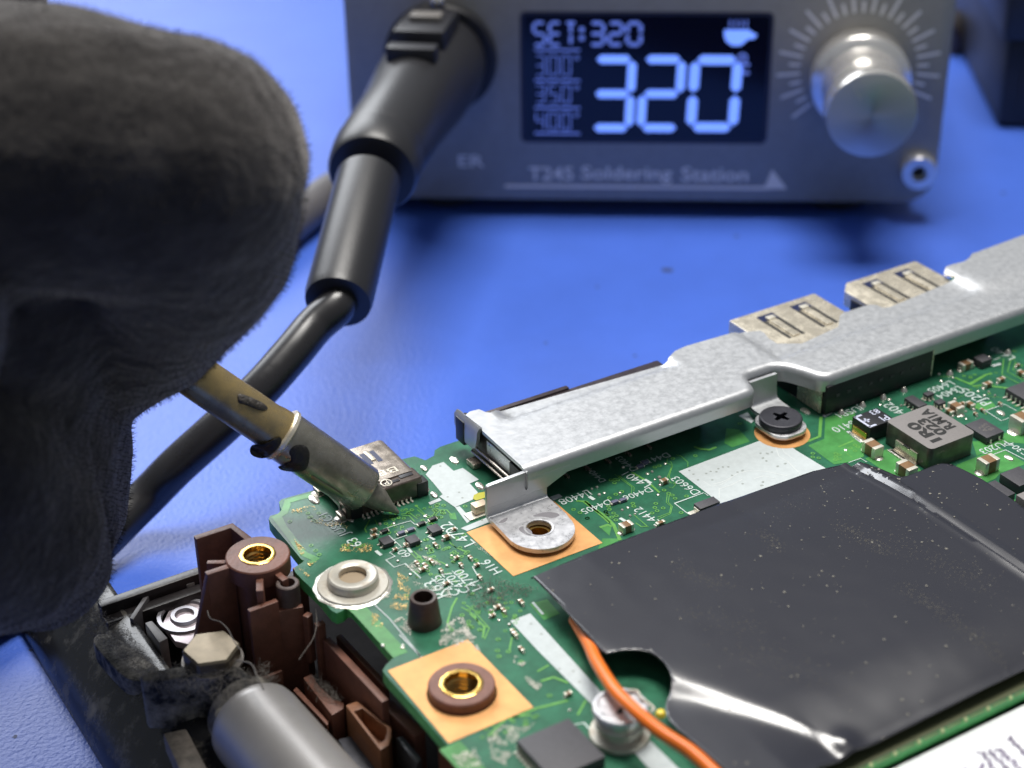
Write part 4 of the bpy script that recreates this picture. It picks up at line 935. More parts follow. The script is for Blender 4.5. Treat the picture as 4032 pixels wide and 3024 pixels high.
# screw boss with brass insert and ribs
def boss(x, y, zt, r, r_in, depth=14.0, knurl=.02):
    c = (x, y, 0)
    bo = obj('screw_boss', MB().lathe([(r*.78, zt-depth), (r*.78, zt-1.9), (r, zt-1.8), (r, zt-.12), (r-.12, zt), (r_in+.35, zt), (r_in+.3, zt-.4)], c, n=44, cap=(True, False)), M_brown, ch)
    obj('brass_insert', MB().lathe([(r_in+.42, zt-.3), (r_in+.42, zt+.05), (r_in+.32, zt+.1), (r_in+.02, zt+.06), (r_in-.05, zt-.2), (r_in-.05, zt-3.2), (r_in-.3, zt-3.4), (r_in-.3, zt-9.0)], c, n=48, wob=.015, cap=(False, False)), M_brass, bo)
    obj('bore', MB().lathe([(r_in-.2, zt-5.0), (0, zt-5.0)], c, n=24, cap=(False, False)), M_ink_hole, bo)  # black disc painted as the shade deep in the hole
    th = MB()
    for k in range(7): th.lathe([(r_in-.05, zt-.5-k*.42), (r_in-.25, zt-.66-k*.42), (r_in-.05, zt-.84-k*.42)], c, n=28, cap=(False, False))
    obj('thread', th, mat('brass thread', (0.42, 0.24, 0.07), .3, metal=1.0), bo)
    return bo
boss(49.65, 131.3, 1.0, 3.12, 1.35); boss(56.72, 104.1, 1.05, 2.95, 1.5)
def wall(pts, z0, z1, th, name='rib', m=None, zs=None, bevel=.1):
    """upright plate along a polyline; zs: own top height per point"""
    P = [Vector(p) for p in pts]; n_ = len(P); L = []; R_ = []
    for i in range(n_):
        t = (P[min(i+1, n_-1)]-P[max(i-1, 0)]).normalized(); nn = Vector((-t.y, t.x)); k = 1.0
        if 0 < i < n_-1: k = 1/max(.6, t.dot((P[i]-P[i-1]).normalized()))
        L.append(P[i]+nn*th/2*k); R_.append(P[i]-nn*th/2*k)
    tp = zs or [z1]*n_; mb = MB()
    vs = [(p.x, p.y, z0) for p in L]+[(p.x, p.y, z0) for p in R_]+[(p.x, p.y, tp[i]) for i, p in enumerate(L)]+[(p.x, p.y, tp[i]) for i, p in enumerate(R_)]
    fs = []
    for i in range(n_-1):
        fs += [(i, i+1, 2*n_+i+1, 2*n_+i), (n_+i+1, n_+i, 3*n_+i, 3*n_+i+1), (2*n_+i, 2*n_+i+1, 3*n_+i+1, 3*n_+i), (n_+i, n_+i+1, i+1, i)]
    fs += [(0, 2*n_, 3*n_, n_), (n_-1, 2*n_-1, 4*n_-1, 3*n_-1)]
    mb.add(vs, fs); return obj(name, mb, m or M_brown, ch, 30, bevel=bevel)
wall([(45.6, 137.2), (49.5, 137.2), (50.0, 134.2)], -13.5, 1.0, .75)
wall([(44.3, 131.4), (47.0, 131.35)], -13.5, .8, .7)
wall([(42.6, 131.45), (44.4, 131.4)], -13.5, .8, .7, zs=[-5.5, .8]); wall([(41.2, 131.45), (42.7, 131.45)], -13.5, .8, .7, zs=[-9.5, -5.4])
wall([(48.6, 128.6), (47.7, 126.6)], -13.5, .4, .7); wall([(50.3, 128.4), (50.5, 126.9)], -13.5, .4, .7); wall([(45.3, 133.6), (47.0, 132.6)], -13.5, .4, .6)
wall([(52.7, 130.0), (53.8, 130.0)], -13.5, -1.2, .7); wall([(52.3, 128.9), (53.4, 128.6)], -13.5, -1.3, .6)
obj('hollow_post', MB().lathe([(1.15, -13.5), (1.12, 0), (1.0, .08), (.72, .06), (.68, -3), (0, -3)], (50.65, 126.8, 0), n=28), M_grey and mat('greyish brown plastic', (0.10, 0.07, 0.06), .5, var=.2), ch)
obj('hollow_post', MB().lathe([(1.62, .0), (1.55, .4), (1.28, 2.75), (1.18, 2.9), (.92, 2.88), (.85, 0.2), (0, .2)], (58.8, 114.6, 0), n=32), mat('dark umber plastic', (0.055, 0.034, 0.026), .42, var=.2), ch)
wall([(46.2, 126.15), (49.2, 126.2)], -13.5, -1.0, .6); wall([(49.2, 126.2), (51.5, 125.6)], -13.5, -2.2, .6)
wall([(51.2, 124.6), (51.5, 124.0)], -8, -2.4, .8); wall([(51.4, 122.7), (52.3, 122.8)], -12, -2.6, .7)
# rails and pockets running along the board
wall([(52.1, 122.0), (52.6, 111.0)], -13.5, -4.0, .75); wall([(53.6, 122.5), (54.0, 113.5)], -13.5, -4.6, .6); wall([(53.9, 113.5), (54.4, 108.0)], -13.5, -6.5, 1.2)
P = [at2(x, y, -8) for x, y in zI([(810, 465), (905, 420), (960, 520), (1130, 690), (1260, 740), (1250, 800), (1125, 875)])]
obj('ledge', MB().prism(P, -13.5, -8.0), M_brown, ch, bevel=.12)
P = [at2(x, y, -9) for x, y in zI([(740, 560), (1090, 940), (1075, 985), (700, 600)])]
obj('ledge', MB().prism(P, -13.5, -9.0), M_brown, ch, bevel=.12)
P = [at2(x, y, -8.5) for x, y in zI([(330, 465), (570, 370), (590, 390), (350, 490)])]
obj('ledge', MB().prism(P, -13.5, -8.5), M_brown, ch, bevel=.1)
# trough shaped clip
P = [at2(x, y, -6.2) for x, y in zI([(1275, 765), (1400, 720), (1770, 1010), (1775, 1090), (1740, 1200), (1650, 1252)])]
Q = [(Vector(p)*.72+Vector((sum(a[0] for a in P)/6, sum(a[1] for a in P)/6))*.28) for p in P]
mb = MB(); k = 6
vs = [(x, y, -11) for x, y in P]+[(x, y, -6.2) for x, y in P]+[(q.x, q.y, -6.2) for q in Q]+[(q.x, q.y, -8.2) for q in Q]
fs = [(i, (i+1) % k, k+(i+1) % k, k+i) for i in range(k)]+[(k+i, k+(i+1) % k, 2*k+(i+1) % k, 2*k+i) for i in range(k)]+[(2*k+i, 2*k+(i+1) % k, 3*k+(i+1) % k, 3*k+i) for i in range(k)]+[tuple(3*k+i for i in range(k))]
mb.add(vs, fs); obj('clip_trough', mb, mat('orange brown plastic', (0.24, 0.10, 0.045), .45, var=.15), ch, 30, bevel=.08)
P = [at2(x, y, -7) for x, y in zI([(1810, 1110), (1900, 1090), (2110, 1340), (2050, 1400)])]
obj('metal_bar', MB().prism(P, -10, -7), M_steel2 and mat('dull grey bar', (0.13, 0.13, 0.14), .35, metal=.5), ch, bevel=.25)
P = [at2(x, y, -9.5) for x, y in zI([(1180, 1130), (1370, 1080), (1750, 1600), (1500, 1640)])]
obj('metal_bar', MB().prism(P, -13, -9.5), mat('dusty slate', (0.07, 0.07, 0.085), .5, var=.3, vscale=.6), ch, bevel=.3)
# small fittings in the far corner
obj('rib_plate', MB().prism(pxy(zH([(805, 725), (950, 505), (975, 510), (830, 735)]), -8.6), -13, -8.6), M_grey, ch, bevel=.1)
obj('locking_block', MB().prism(pxy(zH([(900, 755), (945, 740), (1045, 850), (990, 878)]), -8.2), -13, -8.2), mat('grey block', (0.20, 0.19, 0.185), .5, var=.15), ch, bevel=.15)
obj('locking_block', MB().prism(pxy(zH([(1145, 470), (1210, 445), (1210, 500), (1160, 520)]), -8.8), -11, -8.8), MAT['grey block'], ch, bevel=.1)
P = pxy(zH([(1080, 620), (1215, 555), (1300, 640), (1220, 900), (1090, 870), (1010, 760)]), -10.2)
obj('metal_plate', MB().prism(P, -11, -10.2), mat('pinkish polished steel', (0.62, 0.54, 0.57), .3, metal=.5), ch, bevel=.1)
c = at(*zH([(1150, 720)])[0], -10.2)
for r0_, r1_, h_ in ((2.9, 2.3, .3), (1.5, .9, .4)):
    obj('plate_ring', MB().lathe([(r0_, 0), (r0_-.1, h_), (r1_+.1, h_), (r1_, 0)], c, n=40, cap=(False, False)), mat('dull steel ring', (0.30, 0.29, 0.31), .35, metal=.7), ch)
obj('corner_pan', MB().prism(pxy(zH([(590, 670), (930, 520), (840, 690), (800, 730), (800, 880), (650, 880)]), -10.5), -13, -10.5), mat('scuffed grey plastic', (0.10, 0.095, 0.09), .75, spec=.2, var=.35, vscale=.5), ch, bevel=.2)
# lint strands and hair
for pts, rr in ((zH([(1290, 680), (1310, 730), (1370, 750), (1420, 800), (1450, 860), (1490, 920)]), .055), (zH([(1965, 670), (1970, 760), (1950, 850), (1890, 940), (1860, 985)]), .03), (zH([(1470, 990), (1560, 1010), (1600, 1090), (1640, 1170)]), .08)):
    obj('lint_strand', MB().tube([at(x, y, -1.5) for x, y in pts], rr, n=5, sub=4), M_lint, ch, kind='stuff')

# ------------------------------------------------------------------ hinge
hg = thing('hinge', 'dusty laptop hinge with hex nut and satin grey barrel', 'hinge', (42, 120, -10))
cyl = [(3.3, 0), (3.95, .25), (4.3, .8), (4.4, 1.6), (4.4, 40)]
a0 = Vector((42.7, 119.3, -7.6)); axd = Vector((.06, -1, 0)).normalized()
obj('barrel', MB().lathe(cyl, a0, axd, n=56), M_cyl, hg)
obj('barrel_collar', MB().lathe([(3.2, -1.6), (3.6, -1.5), (3.6, .6)], a0, axd, n=40), M_dusty, hg)
P = pxy(zH([(860, 1075), (1000, 1040), (1440, 982), (1655, 1160), (1610, 1200), (1430, 1060), (1150, 1090), (890, 1130)]), -4.2)
obj('leaf_block', MB().prism(chaikin(P, 1), -10.0, -4.2), M_dusty, hg, bevel=.3, seg=3)
P = pxy(zH([(560, 860), (640, 800), (830, 905), (930, 1000), (1010, 1045), (900, 1120), (780, 1110), (640, 960)]), -8.8)
obj('leaf_arm', MB().prism(chaikin(P, 2), -11, -8.8), M_dusty, hg, bevel=.25, seg=3)
obj('pin', MB().lathe([(.9, -.2), (.9, .25), (.6, .35), (.5, .1), (0, .1)], at(*zH([(1340, 1200)])[0], -4.3)+Vector((0, -1.6, -1.5)), (0.15, -.9, .4), n=20), M_dusty, hg)
c = Vector((41.9, 125.4, -4.7))
obj('washer', MB().lathe([(2.9, 0), (2.9, .3), (1.5, .34)], c, n=36), mat('dull washer', (0.22, 0.20, 0.18), .45, metal=.5), hg)
hx = [(c.x+2.75*math.cos(math.radians(60*i+40)), c.y+2.75*math.sin(math.radians(60*i+40))) for i in range(6)]
obj('hex_nut', MB().prism(hx, c.z+.3, c.z+1.7), mat('brassy nut steel', (0.22, 0.18, 0.125), .38, metal=.7, var=.1), hg, smooth=0, bevel=.2, seg=1)
P = pxy(zH([(1010, 1440), (1160, 1410), (1290, 1659), (1290, 1740), (1150, 1740)]), -9)
obj('cable_guide', MB().prism(P, -13, -9), mat('worn grey strap', (0.22, 0.19, 0.16), .5, var=.4, vscale=.7), hg, bevel=.3)
# fluff caught on the hinge
fm = MB(); r = random.Random(21)
for zone, n2, zz in ((zH([(480, 620), (760, 780), (1000, 1020), (860, 1080), (560, 860)]), 700, -7.0), (zH([(850, 1060), (1450, 985), (1650, 1170), (1500, 1250), (900, 1150)]), 420, -4.1), (zH([(380, 560), (520, 540), (560, 640), (440, 640)]), 160, -5.5), (zI([(900, 430), (1250, 700), (1150, 760), (930, 600)]), 120, -7.8), (zI([(350, 300), (480, 540), (250, 560)]), 120, -5)):
    P = pxy(zone, zz); xs = [p[0] for p in P]; ys = [p[1] for p in P]; k = 0
    while k < n2:
        x, y = r.uniform(min(xs), max(xs)), r.uniform(min(ys), max(ys))
        if not inpoly(x, y, P): continue
        k += 1; a = r.uniform(0, 6.3); L = r.uniform(.25, 1.1); p0 = Vector((x, y, zz+r.uniform(0, .15)))
        fm.tube([p0, p0+Vector((math.cos(a)*L*.5, math.sin(a)*L*.5, r.uniform(.1, .5))), p0+Vector((math.cos(a+.7)*L, math.sin(a+.7)*L, r.uniform(0, .3)))], .013, n=3, sub=2, cap=False)
obj('fluff', fm, M_lint, hg, 0, kind='stuff')

# ------------------------------------------------------------------ soldering iron
TIP = at(1572, 2022, 0.25); GRIP = ray(690, 1428, 167.0); AX = (TIP-GRIP).normalized(); LEN = (TIP-GRIP).length
si = thing('soldering_iron', 'heat stained soldering iron with its tip on the corner port pins', 'soldering iron', TIP)
def iron_t(px, py):                                              # distance from the tip of the axis point nearest this sight line
    d = (ray(px, py, 1)-CAM).normalized(); w0 = TIP-CAM; a_ = -AX; b_ = a_.dot(d); 
    return (b_*d.dot(w0)-a_.dot(w0))/(1-b_*b_)
t_cone = iron_t(1452, 1925); t_ring = iron_t(1128, 1688); t_end = iron_t(690, 1428)
A_ = -AX
obj('point', MB().lathe([(0.0, 0), (.18, .12), (.5, 1.1), (1.15, t_cone*.62), (1.5, t_cone+.4)], TIP, A_, n=36), M_point, si)
r1 = 2.45
obj('sleeve', MB().lathe([(1.5, t_cone+.2), (2.2, t_cone+.12), (r1, t_cone+.5), (r1+.12, t_ring-.2), (r1+.12, t_ring)], TIP, A_, n=48), M_tipdark, si)
obj('crimp_ring', MB().lathe([(r1+.12, t_ring-.35), (r1+.32, t_ring-.2), (r1+.32, t_ring+.15), (r1+.1, t_ring+.3)], TIP, A_, n=48), M_nickel, si)
obj('tube', MB().lathe([(r1-.05, t_ring), (r1-.12, t_ring+1.2), (2.2, t_ring+2.0), (2.2, t_end), (2.2, t_end+8)], TIP, A_, n=48), M_tube, si)
obj('handle', MB().lathe([(2.2, t_end+3), (3.6, t_end+3.4), (5.2, t_end+6), (5.6, t_end+14), (5.4, t_end+60)], TIP, A_, n=40), M_rubber, si)
obj('collar', MB().lathe([(2.35, t_end+.3), (2.5, t_end+.5), (2.5, t_end+2.6), (2.3, t_end+2.8)], TIP, A_, n=40), M_brass, si)
# burnt flux blisters on the sleeve
def surf(px, py, rad):                                           # point of the iron's surface under this sight line
    d = (ray(px, py, 1)-CAM).normalized(); best = None
    o_ = CAM-TIP; dn = d-A_*d.dot(A_); on = o_-A_*o_.dot(A_); a2 = dn.dot(dn); b2 = 2*dn.dot(on); c2 = on.dot(on)-rad*rad; q = b2*b2-4*a2*c2
    return CAM+d*((-b2-math.sqrt(max(q, 0)))/(2*a2))
def blister(pxs, rad, th, name, m):
    mb = MB(); cx = sum(p[0] for p in pxs)/len(pxs); cy = sum(p[1] for p in pxs)/len(pxs); n_ = len(pxs)
    vs = []
    for k, (s_, h) in enumerate(((1.0, .01), (.9, th*.6), (.6, th), (.0, th*1.1))):
        for (x, y) in pxs:
            p = surf(cx+(x-cx)*s_, cy+(y-cy)*s_, rad); rel = p-TIP; rad_d = (rel-A_*rel.dot(A_)).normalized(); vs.append(p+rad_d*(h*(1+.3*mnoise.noise(p*2))))
    mb.add(vs, [(k*n_+i, k*n_+(i+1) % n_, (k+1)*n_+(i+1) % n_, (k+1)*n_+i) for k in range(3) for i in range(n_)])
    obj(name, mb, m, si, 60)
blister(chaikin(zA([(440, 140), (560, 140), (610, 220), (600, 340), (560, 430), (430, 440), (290, 420), (250, 370), (380, 350), (410, 280), (370, 220)])), r1+.12, .12, 'burn_mark', M_burn)
blister(chaikin(zA([(250, 270), (330, 250), (340, 290), (400, 290), (370, 330), (290, 320)])), r1+.1, .08, 'flux_spot', mat('grey green flux', (0.25, 0.27, 0.17), .4))
zM = Z(0, 1000, 1.58)
blister(chaikin(zM([(1475, 865), (1540, 880), (1680, 950), (1640, 985), (1520, 935), (1480, 930)])), 2.25, .22, 'burn_mark', mat('scorched crust', (0.035, 0.03, 0.026), .5, var=.5, vscale=2, bump=.2, bscale=2))
blister(chaikin(zM([(1560, 1180), (1640, 1190), (1760, 1120), (1740, 1230), (1640, 1280), (1550, 1250)])), r1+.14, .1, 'burn_mark', M_burn)
blister(chaikin(zA([(640, 470), (700, 520), (980, 690), (960, 720), (680, 560), (610, 500)])), r1+.1, .03, 'solder_streak', mat('dull solder streak', (0.32, 0.29, 0.19), .35, metal=.7))

# ------------------------------------------------------------------ gloved hand round the handle
gh = thing('gloved_hand', 'hand in a black fleece glove gripping the soldering iron at the left', 'hand', GRIP)
def capsule_chain(mb, pts, rs):
    for i in range(len(pts)-1):
        a, b2 = pts[i], pts[i+1]; L = (b2-a).length; k = max(2, int(L/1.6))
        for j in range(k+1):
            t = j/k; p = a.lerp(b2, t); r_ = rs[i]*(1-t)+rs[i+1]*t
            mb.lathe([(r_*math.sin(math.pi*q/8), -r_*math.cos(math.pi*q/8)) for q in range(9)], p, (0, 0, 1), n=14)
def R_(x, y, d): return ray(x, y, d)
hand = MB()
# index finger: knuckle out of frame, bent over the handle, tip on the tube
capsule_chain(hand, [R_(-560, 600, 136), R_(180, 590, 136), R_(690, 670, 139), R_(705, 930, 147), R_(540, 1215, 159), R_(385, 1395, 165)], [12.9, 11.4, 10.9, 10.0, 8.8, 6.8])
# middle finger below the handle
capsule_chain(hand, [R_(-560, 1050, 146), R_(-40, 1130, 148), R_(40, 1490, 158), R_(210, 1800, 168), R_(220, 1970, 171)], [12.2, 11.6, 9.6, 7.7, 7.3])
# thumb from the near side
capsule_chain(hand, [R_(-640, 1500, 148), R_(-220, 1620, 152), R_(20, 1760, 160), R_(120, 1990, 168)], [13, 12, 10.6, 9.0])
# ring and little finger curled into the palm
capsule_chain(hand, [R_(-640, 1700, 140), R_(-200, 1860, 146), R_(40, 2060, 154), R_(150, 2190, 160)], [10.4, 9.6, 8.6, 7.0])
capsule_chain(hand, [R_(-700, 2000, 138), R_(-220, 2110, 146), R_(-10, 2195, 152), R_(110, 2250, 156)], [9.3, 8.5, 7.2, 5.4])
capsule_chain(hand, [R_(-420, 1300, 146), R_(-60, 1400, 152), R_(40, 1560, 158)], [12, 10.4, 9.0])
capsule_chain(hand, [R_(-420, 900, 142), R_(-60, 980, 146)], [11, 9.5])
# palm and wrist
capsule_chain(hand, [R_(-900, 700, 130), R_(-900, 1900, 132)], [15.5, 14]); capsule_chain(hand, [R_(-700, 200, 140), R_(-300, -60, 150), R_(-700, -300, 160)], [12.4, 10.7, 10.7])
capsule_chain(hand, [R_(-1000, 1200, 130), R_(-2400, 1100, 115)], [19, 20])
me = bpy.data.meshes.new('glove'); me.from_pydata(hand.v, [], hand.f)
to = bpy.data.objects.new('tmp', me); col.objects.link(to)
rm = to.modifiers.new('r', 'REMESH'); rm.mode = 'VOXEL'; rm.voxel_size = 0.7
sm = to.modifiers.new('s', 'SMOOTH'); sm.factor = 0.5; sm.iterations = 16
dg = bpy.context.evaluated_depsgraph_get(); gm = bpy.data.meshes.new_from_object(to.evaluated_get(dg)); bpy.data.objects.remove(to)
nv = len(gm.vertices); co = np.empty(nv*3, np.float32); gm.vertices.foreach_get('co', co); co = co.reshape(-1, 3)
no = np.empty(nv*3, np.float32); gm.vertices.foreach_get('normal', no); no = no.reshape(-1, 3)
for i in range(nv):
    p = Vector(co[i]); d = .5*mnoise.noise(p*.10)+.14*mnoise.noise(p*.32+Vector((5, 0, 0)))+.05*mnoise.noise(p*1.1)
    co[i] += no[i]*d
gm.vertices.foreach_set('co', co.ravel()); gm.update(); gm.materials.clear(); gm.materials.append(M_glove); gm.shade_smooth()
glove = link('glove', gm, gh)
# fleece fibres standing off the cloth
rg = np.random.default_rng(4); fz = MB(); npoly = len(gm.polygons)
ok = []
for i in rg.permutation(nv)[:90000]:
    p = Vector(co[i]); v_ = p-CAM; d_ = v_.dot(fw); px = 2016+FPX*v_.dot(RT)/d_; py = 1512-FPX*v_.dot(UP)/d_
    if px < -60 or py < -60 or py > 2700: continue
    n_ = Vector(no[i])
    if n_.dot(v_.normalized()) > .35: continue
    ok.append((p, n_))
    if len(ok) > 26000: break
for p, n_ in ok:
    t = Vector(rg.normal(size=3)); t = (t-n_*t.dot(n_)).normalized(); L = rg.uniform(.25, .85); wd = .03
    b1 = p+n_*L*.5+t*L*.25; b2 = p+n_*L*.7+t*L*.75; s_ = n_.cross(t)*wd
    fz.add([p-s_, p+s_, b1+s_*.8, b1-s_*.8, b2], [(0, 1, 2, 3), (3, 2, 4)])
obj('fleece_fibres', fz, M_fuzz, gh, 0, recalc=False, kind='stuff')

# ------------------------------------------------------------------ soldering station
ZP = -14.0
PA, PB = at(1743, 782, ZP), at(3518, 797, ZP); U = (PB-PA).normalized(); V = Vector((0, 0, 1)); N = V.cross(U); N = -N if N.dot(CAM-PA) < 0 else N
def pan(px, py, off=0.0):
    d = ray(px, py, 1)-CAM; o_ = PA+N*off; return CAM+d*((o_-CAM).dot(N)/d.dot(N))
def uv(px, py): p = pan(px, py)-PA; return p.dot(U), p.dot(V)
def PW(u, v, off=0.0): return PA+U*u+V*v+N*off
st_ = thing('soldering_station', 'grey soldering station with lit blue display reading 320 and silver knob', 'soldering station', PW(30, 0, -30)+Vector((0, 0, -3)))
uL = uv(1370, 300)[0]; uR = uv(3733, 300)[0]; HT = 40.0; wS = uR-uL; cU = (uL+uR)/2
def slab(name, poly, o0, o1, m, bevel=0.0, parent=st_):
    n_ = len(poly); mb = MB(); mb.add([PW(u, v, o0) for u, v in poly]+[PW(u, v, o1) for u, v in poly], [tuple(range(n_)), tuple(range(2*n_-1, n_-1, -1))]+[(i, (i+1) % n_, n_+(i+1) % n_, n_+i) for i in range(n_)])
    return obj(name, mb, m, parent, 35, bevel=bevel)
slab('front_panel', rrect(cU, HT/2, wS, HT, 5.0, 8), -2.5, 0, M_panel, .25)
slab('case', rrect(cU, HT/2+.3, wS-3, HT-3, 3.5, 6), -80, -2.5, M_case, .2)
for uu in (uL+14, uR-14):
    for dd in (-8, -70):
        c = PW(uu, 0, dd); obj('foot', MB().lathe([(4.5, -3.0), (5, -2.6), (5, 1.6)], c, n=24), M_rubber, st_)
(sx0, sy1), (sx1, sy0) = uv(2062, 60), uv(3003, 552)
(sx0b, _), (sx1b, _) = uv(2070, 540), uv(2992, 540)
disp = slab('display', rrect((sx0+sx1)/2, (sy0+sy1)/2, sx1-sx0, sy1-sy0, .5, 3), 0, .12, M_screen)
slab('display_bezel', rrect((sx0+sx1)/2, (sy0+sy1)/2, sx1-sx0+1.2, sy1-sy0+1.2, .9, 3), -.2, .06, mat('bezel navy', (0.02, 0.022, 0.05), .4))
SEGS = {'0': 'abcdef', '2': 'abged', '3': 'abgcd', '4': 'fgbc', '5': 'afgcd', 'S': 'afgcd', 'E': 'afged', 'C': 'afed', 'T': 'aim'}
def seg_glyph(ch_, px0, py0, px1, py1, m, tk=.17, off=.2, name='digit', slant=.0):
    u0, v1 = uv(px0, py0); u1, v0 = uv(px1, py1); W_ = u1-u0; H_ = v1-v0; t = tk*W_; g = t*.12; mb = MB()
    def P_(x, y): return PW(u0+x+slant*(y), v0+y, off)
    def hseg(y): return [(t*.55+g, y), (t+g, y+t/2), (W_-t-g, y+t/2), (W_-t*.55-g, y), (W_-t-g, y-t/2), (t+g, y-t/2)]
    def vseg(x, ya, yb): return [(x, ya+g+t*.05), (x+t/2, ya+t*.5+g), (x+t/2, yb-t*.5-g), (x, yb-g-t*.05), (x-t/2, yb-t*.5-g), (x-t/2, ya+t*.5+g)]
    S_ = {'a': hseg(H_-t/2), 'g': hseg(H_/2), 'd': hseg(t/2), 'f': vseg(t/2, H_/2, H_-t/2), 'b': vseg(W_-t/2, H_/2, H_-t/2), 'e': vseg(t/2, t/2, H_/2), 'c': vseg(W_-t/2, t/2, H_/2),
          'i': vseg(W_/2, H_/2, H_-t/2), 'm': vseg(W_/2, t/2, H_/2)}
    for s_ in SEGS[ch_]: mb.add([P_(x, y) for x, y in S_[s_]], [(0, 1, 2, 3, 4, 5)])
    obj(name, mb, m, disp, 0, recalc=False)
k_ = 4032/2212
def seg_line(s, x0, y0, x1, y1, m, tk=.2, gap=.22, name='digit', widths=None, slant=0):
    n_ = len(s); cw = (x1-x0)/n_
    for i, c_ in enumerate(s):
        if c_ == ' ': continue
        if c_ == ':':
            for yy in (.33, .67):
                u, v = uv((x0+cw*(i+.4))*k_, (y0+(y1-y0)*yy)*k_); q = .35
                obj(name, MB().add([PW(u+a, v+b2, .2) for a, b2 in ((-q, -q), (q, -q), (q, q), (-q, q))], [(0, 1, 2, 3)]), m, disp, 0)
            continue
        seg_glyph(c_, (x0+cw*i)*k_, y0*k_, (x0+cw*(i+1-gap))*k_, y1*k_, m, tk, name=name, slant=slant)
for c_, x0_, x1_ in (('3', 1272, 1367), ('2', 1378, 1472), ('0', 1487, 1592)): seg_glyph(c_, x0_*k_, 118*k_, x1_*k_, 284*k_, M_seg, .19, slant=.03)
seg_line('SET', 1150, 45, 1252, 99, M_seg2, .22, .12); seg_line(':', 1248, 45, 1270, 99, M_seg2); seg_line('320', 1272, 45, 1392, 99, M_seg2, .22, .12)
for row, (ya, yb) in zip(('300', '350', '400'), ((118, 163), (182, 222), (241, 280))):
    seg_line(row, 1157, ya, 1241, yb, M_seg2, .13, .28)
    u0, v0 = uv(1246*k_, (ya+6)*k_); obj('degree_mark', MB().lathe([(.34, 0), (.34, .02), (.2, .02), (.2, 0)], PW(u0, v0, .18), N, n=10, closed=True), M_seg2, disp)
for yy in (105, 171, 230, 285):
    (u0, v0), (u1, v1) = uv(1155*k_, yy*k_), uv(1253*k_, (yy+4)*k_)
    obj('divider', MB().add([PW(u0, v0, .19), PW(u1, v0, .19), PW(u1, v1, .19), PW(u0, v1, .19)], [(0, 1, 2, 3)]), M_seg2, disp, 0)
# cup symbol and degree sign
u, v = uv(1594*k_, 78*k_); (ua, _), (ub, _) = uv(1560*k_, 78*k_), uv(1620*k_, 78*k_); cw = (ub-ua)
cup = [(-.5, .28), (.42, .28), (.42, .1), (.30, -.2), (.1, -.38), (-.2, -.38), (-.42, -.2), (-.5, .05)]
obj('cup_symbol', MB().add([PW(u+a*cw, v+b2*cw*.9, .2) for a, b2 in cup], [tuple(range(8))]), M_seg, disp, 0)
obj('cup_symbol', MB().add([PW(u+a*cw, v+b2*cw*.9, .2) for a, b2 in ((.42, .22), (.68, .08), (.60, -.08), (.34, -.12))], [(0, 1, 2, 3)]), M_seg, disp, 0)
for a in (-.3, -.1, .1, .28): obj('steam_symbol', MB().add([PW(u+(a+p_)*cw, v+q_*cw, .2) for p_, q_ in ((-.03, .32), (.03, .32), (.03, .62), (-.03, .62))], [(0, 1, 2, 3)]), M_seg2, disp, 0)
seg_glyph('C', 1600*k_, 135*k_, 1624*k_, 160*k_, M_seg2, .28)
u, v = uv(1604*k_, 124*k_); obj('degree_mark', MB().lathe([(.75, 0), (.75, .02), (.4, .02), (.4, 0)], PW(u, v, .18), N, n=14, closed=True), M_seg2, disp)
# lettering on the panel
def ptext(s, a, b_, h, m=M_panelprint):
    place_text('lettering', s, pan(*a, .03), pan(*b_, .03), V, m, st_, hscale=h, bold=.012)
ptext('T245', (1142*k_, 375*k_), (1238*k_, 375*k_), 2.3); ptext('Soldering', (1256*k_, 377*k_), (1452*k_, 379*k_), 2.9); ptext('Station', (1472*k_, 376*k_), (1616*k_, 377*k_), 2.4)
ptext('ER', (990*k_, 348*k_), (1046*k_, 348*k_), 2.0)
(u0, v0), (u1, v1) = uv(1090*k_, 399*k_), uv(1660*k_, 406*k_)
slab('printed_line', [(u0, v0), (u1, v0), (u1, v0-.45), (u0, v0-.45)], .01, .03, M_panelprint)
tri = [uv(1650*k_, 408*k_), uv(1700*k_, 408*k_), uv(1668*k_, 366*k_)]; slab('printed_triangle', tri, .01, .03, M_panelprint)
# knob: axis centre on the panel
fc = pan(3390, 300); ku, kv = uv(3378, 292)
kp = [(7.2, .2), (7.4, .6), (7.4, 4.2), (7.1, 4.6), (6.0, 5.2), (5.3, 7.5), (5.3, 10), (6.0, 12.5), (6.5, 13.2), (6.55, 16.2), (6.35, 16.7)]
kb = obj('knob', MB().lathe(kp, PW(ku, kv), N, n=72), M_knob, st_)
kf = obj('knob_face', MB().lathe([(6.35, 0), (6.1, .05), (0, .05)], n=72), M_spun)
kf.matrix_world = Matrix.Translation(PW(ku, kv, 16.7)) @ Matrix((U, V, N)).transposed().to_4x4()
kf.parent = kb; kf.matrix_parent_inverse = kb.matrix_world.inverted()
tn = M_spun.node_tree.nodes.new('ShaderNodeTangent'); tn.direction_type = 'RADIAL'; tn.axis = 'Z'
M_spun.node_tree.links.new(tn.outputs[0], M_spun.node_tree.nodes['Principled BSDF'].inputs['Tangent'])
a_ = math.radians(125); obj('pointer', MB().add([PW(ku+r_*math.cos(a_)+s_*math.sin(a_), kv+r_*math.sin(a_)-s_*math.cos(a_), 16.8) for r_, s_ in ((3.0, -.12), (5.6, -.12), (5.6, .12), (3.0, .12))], [(0, 1, 2, 3)]), M_tin, kb, 0)
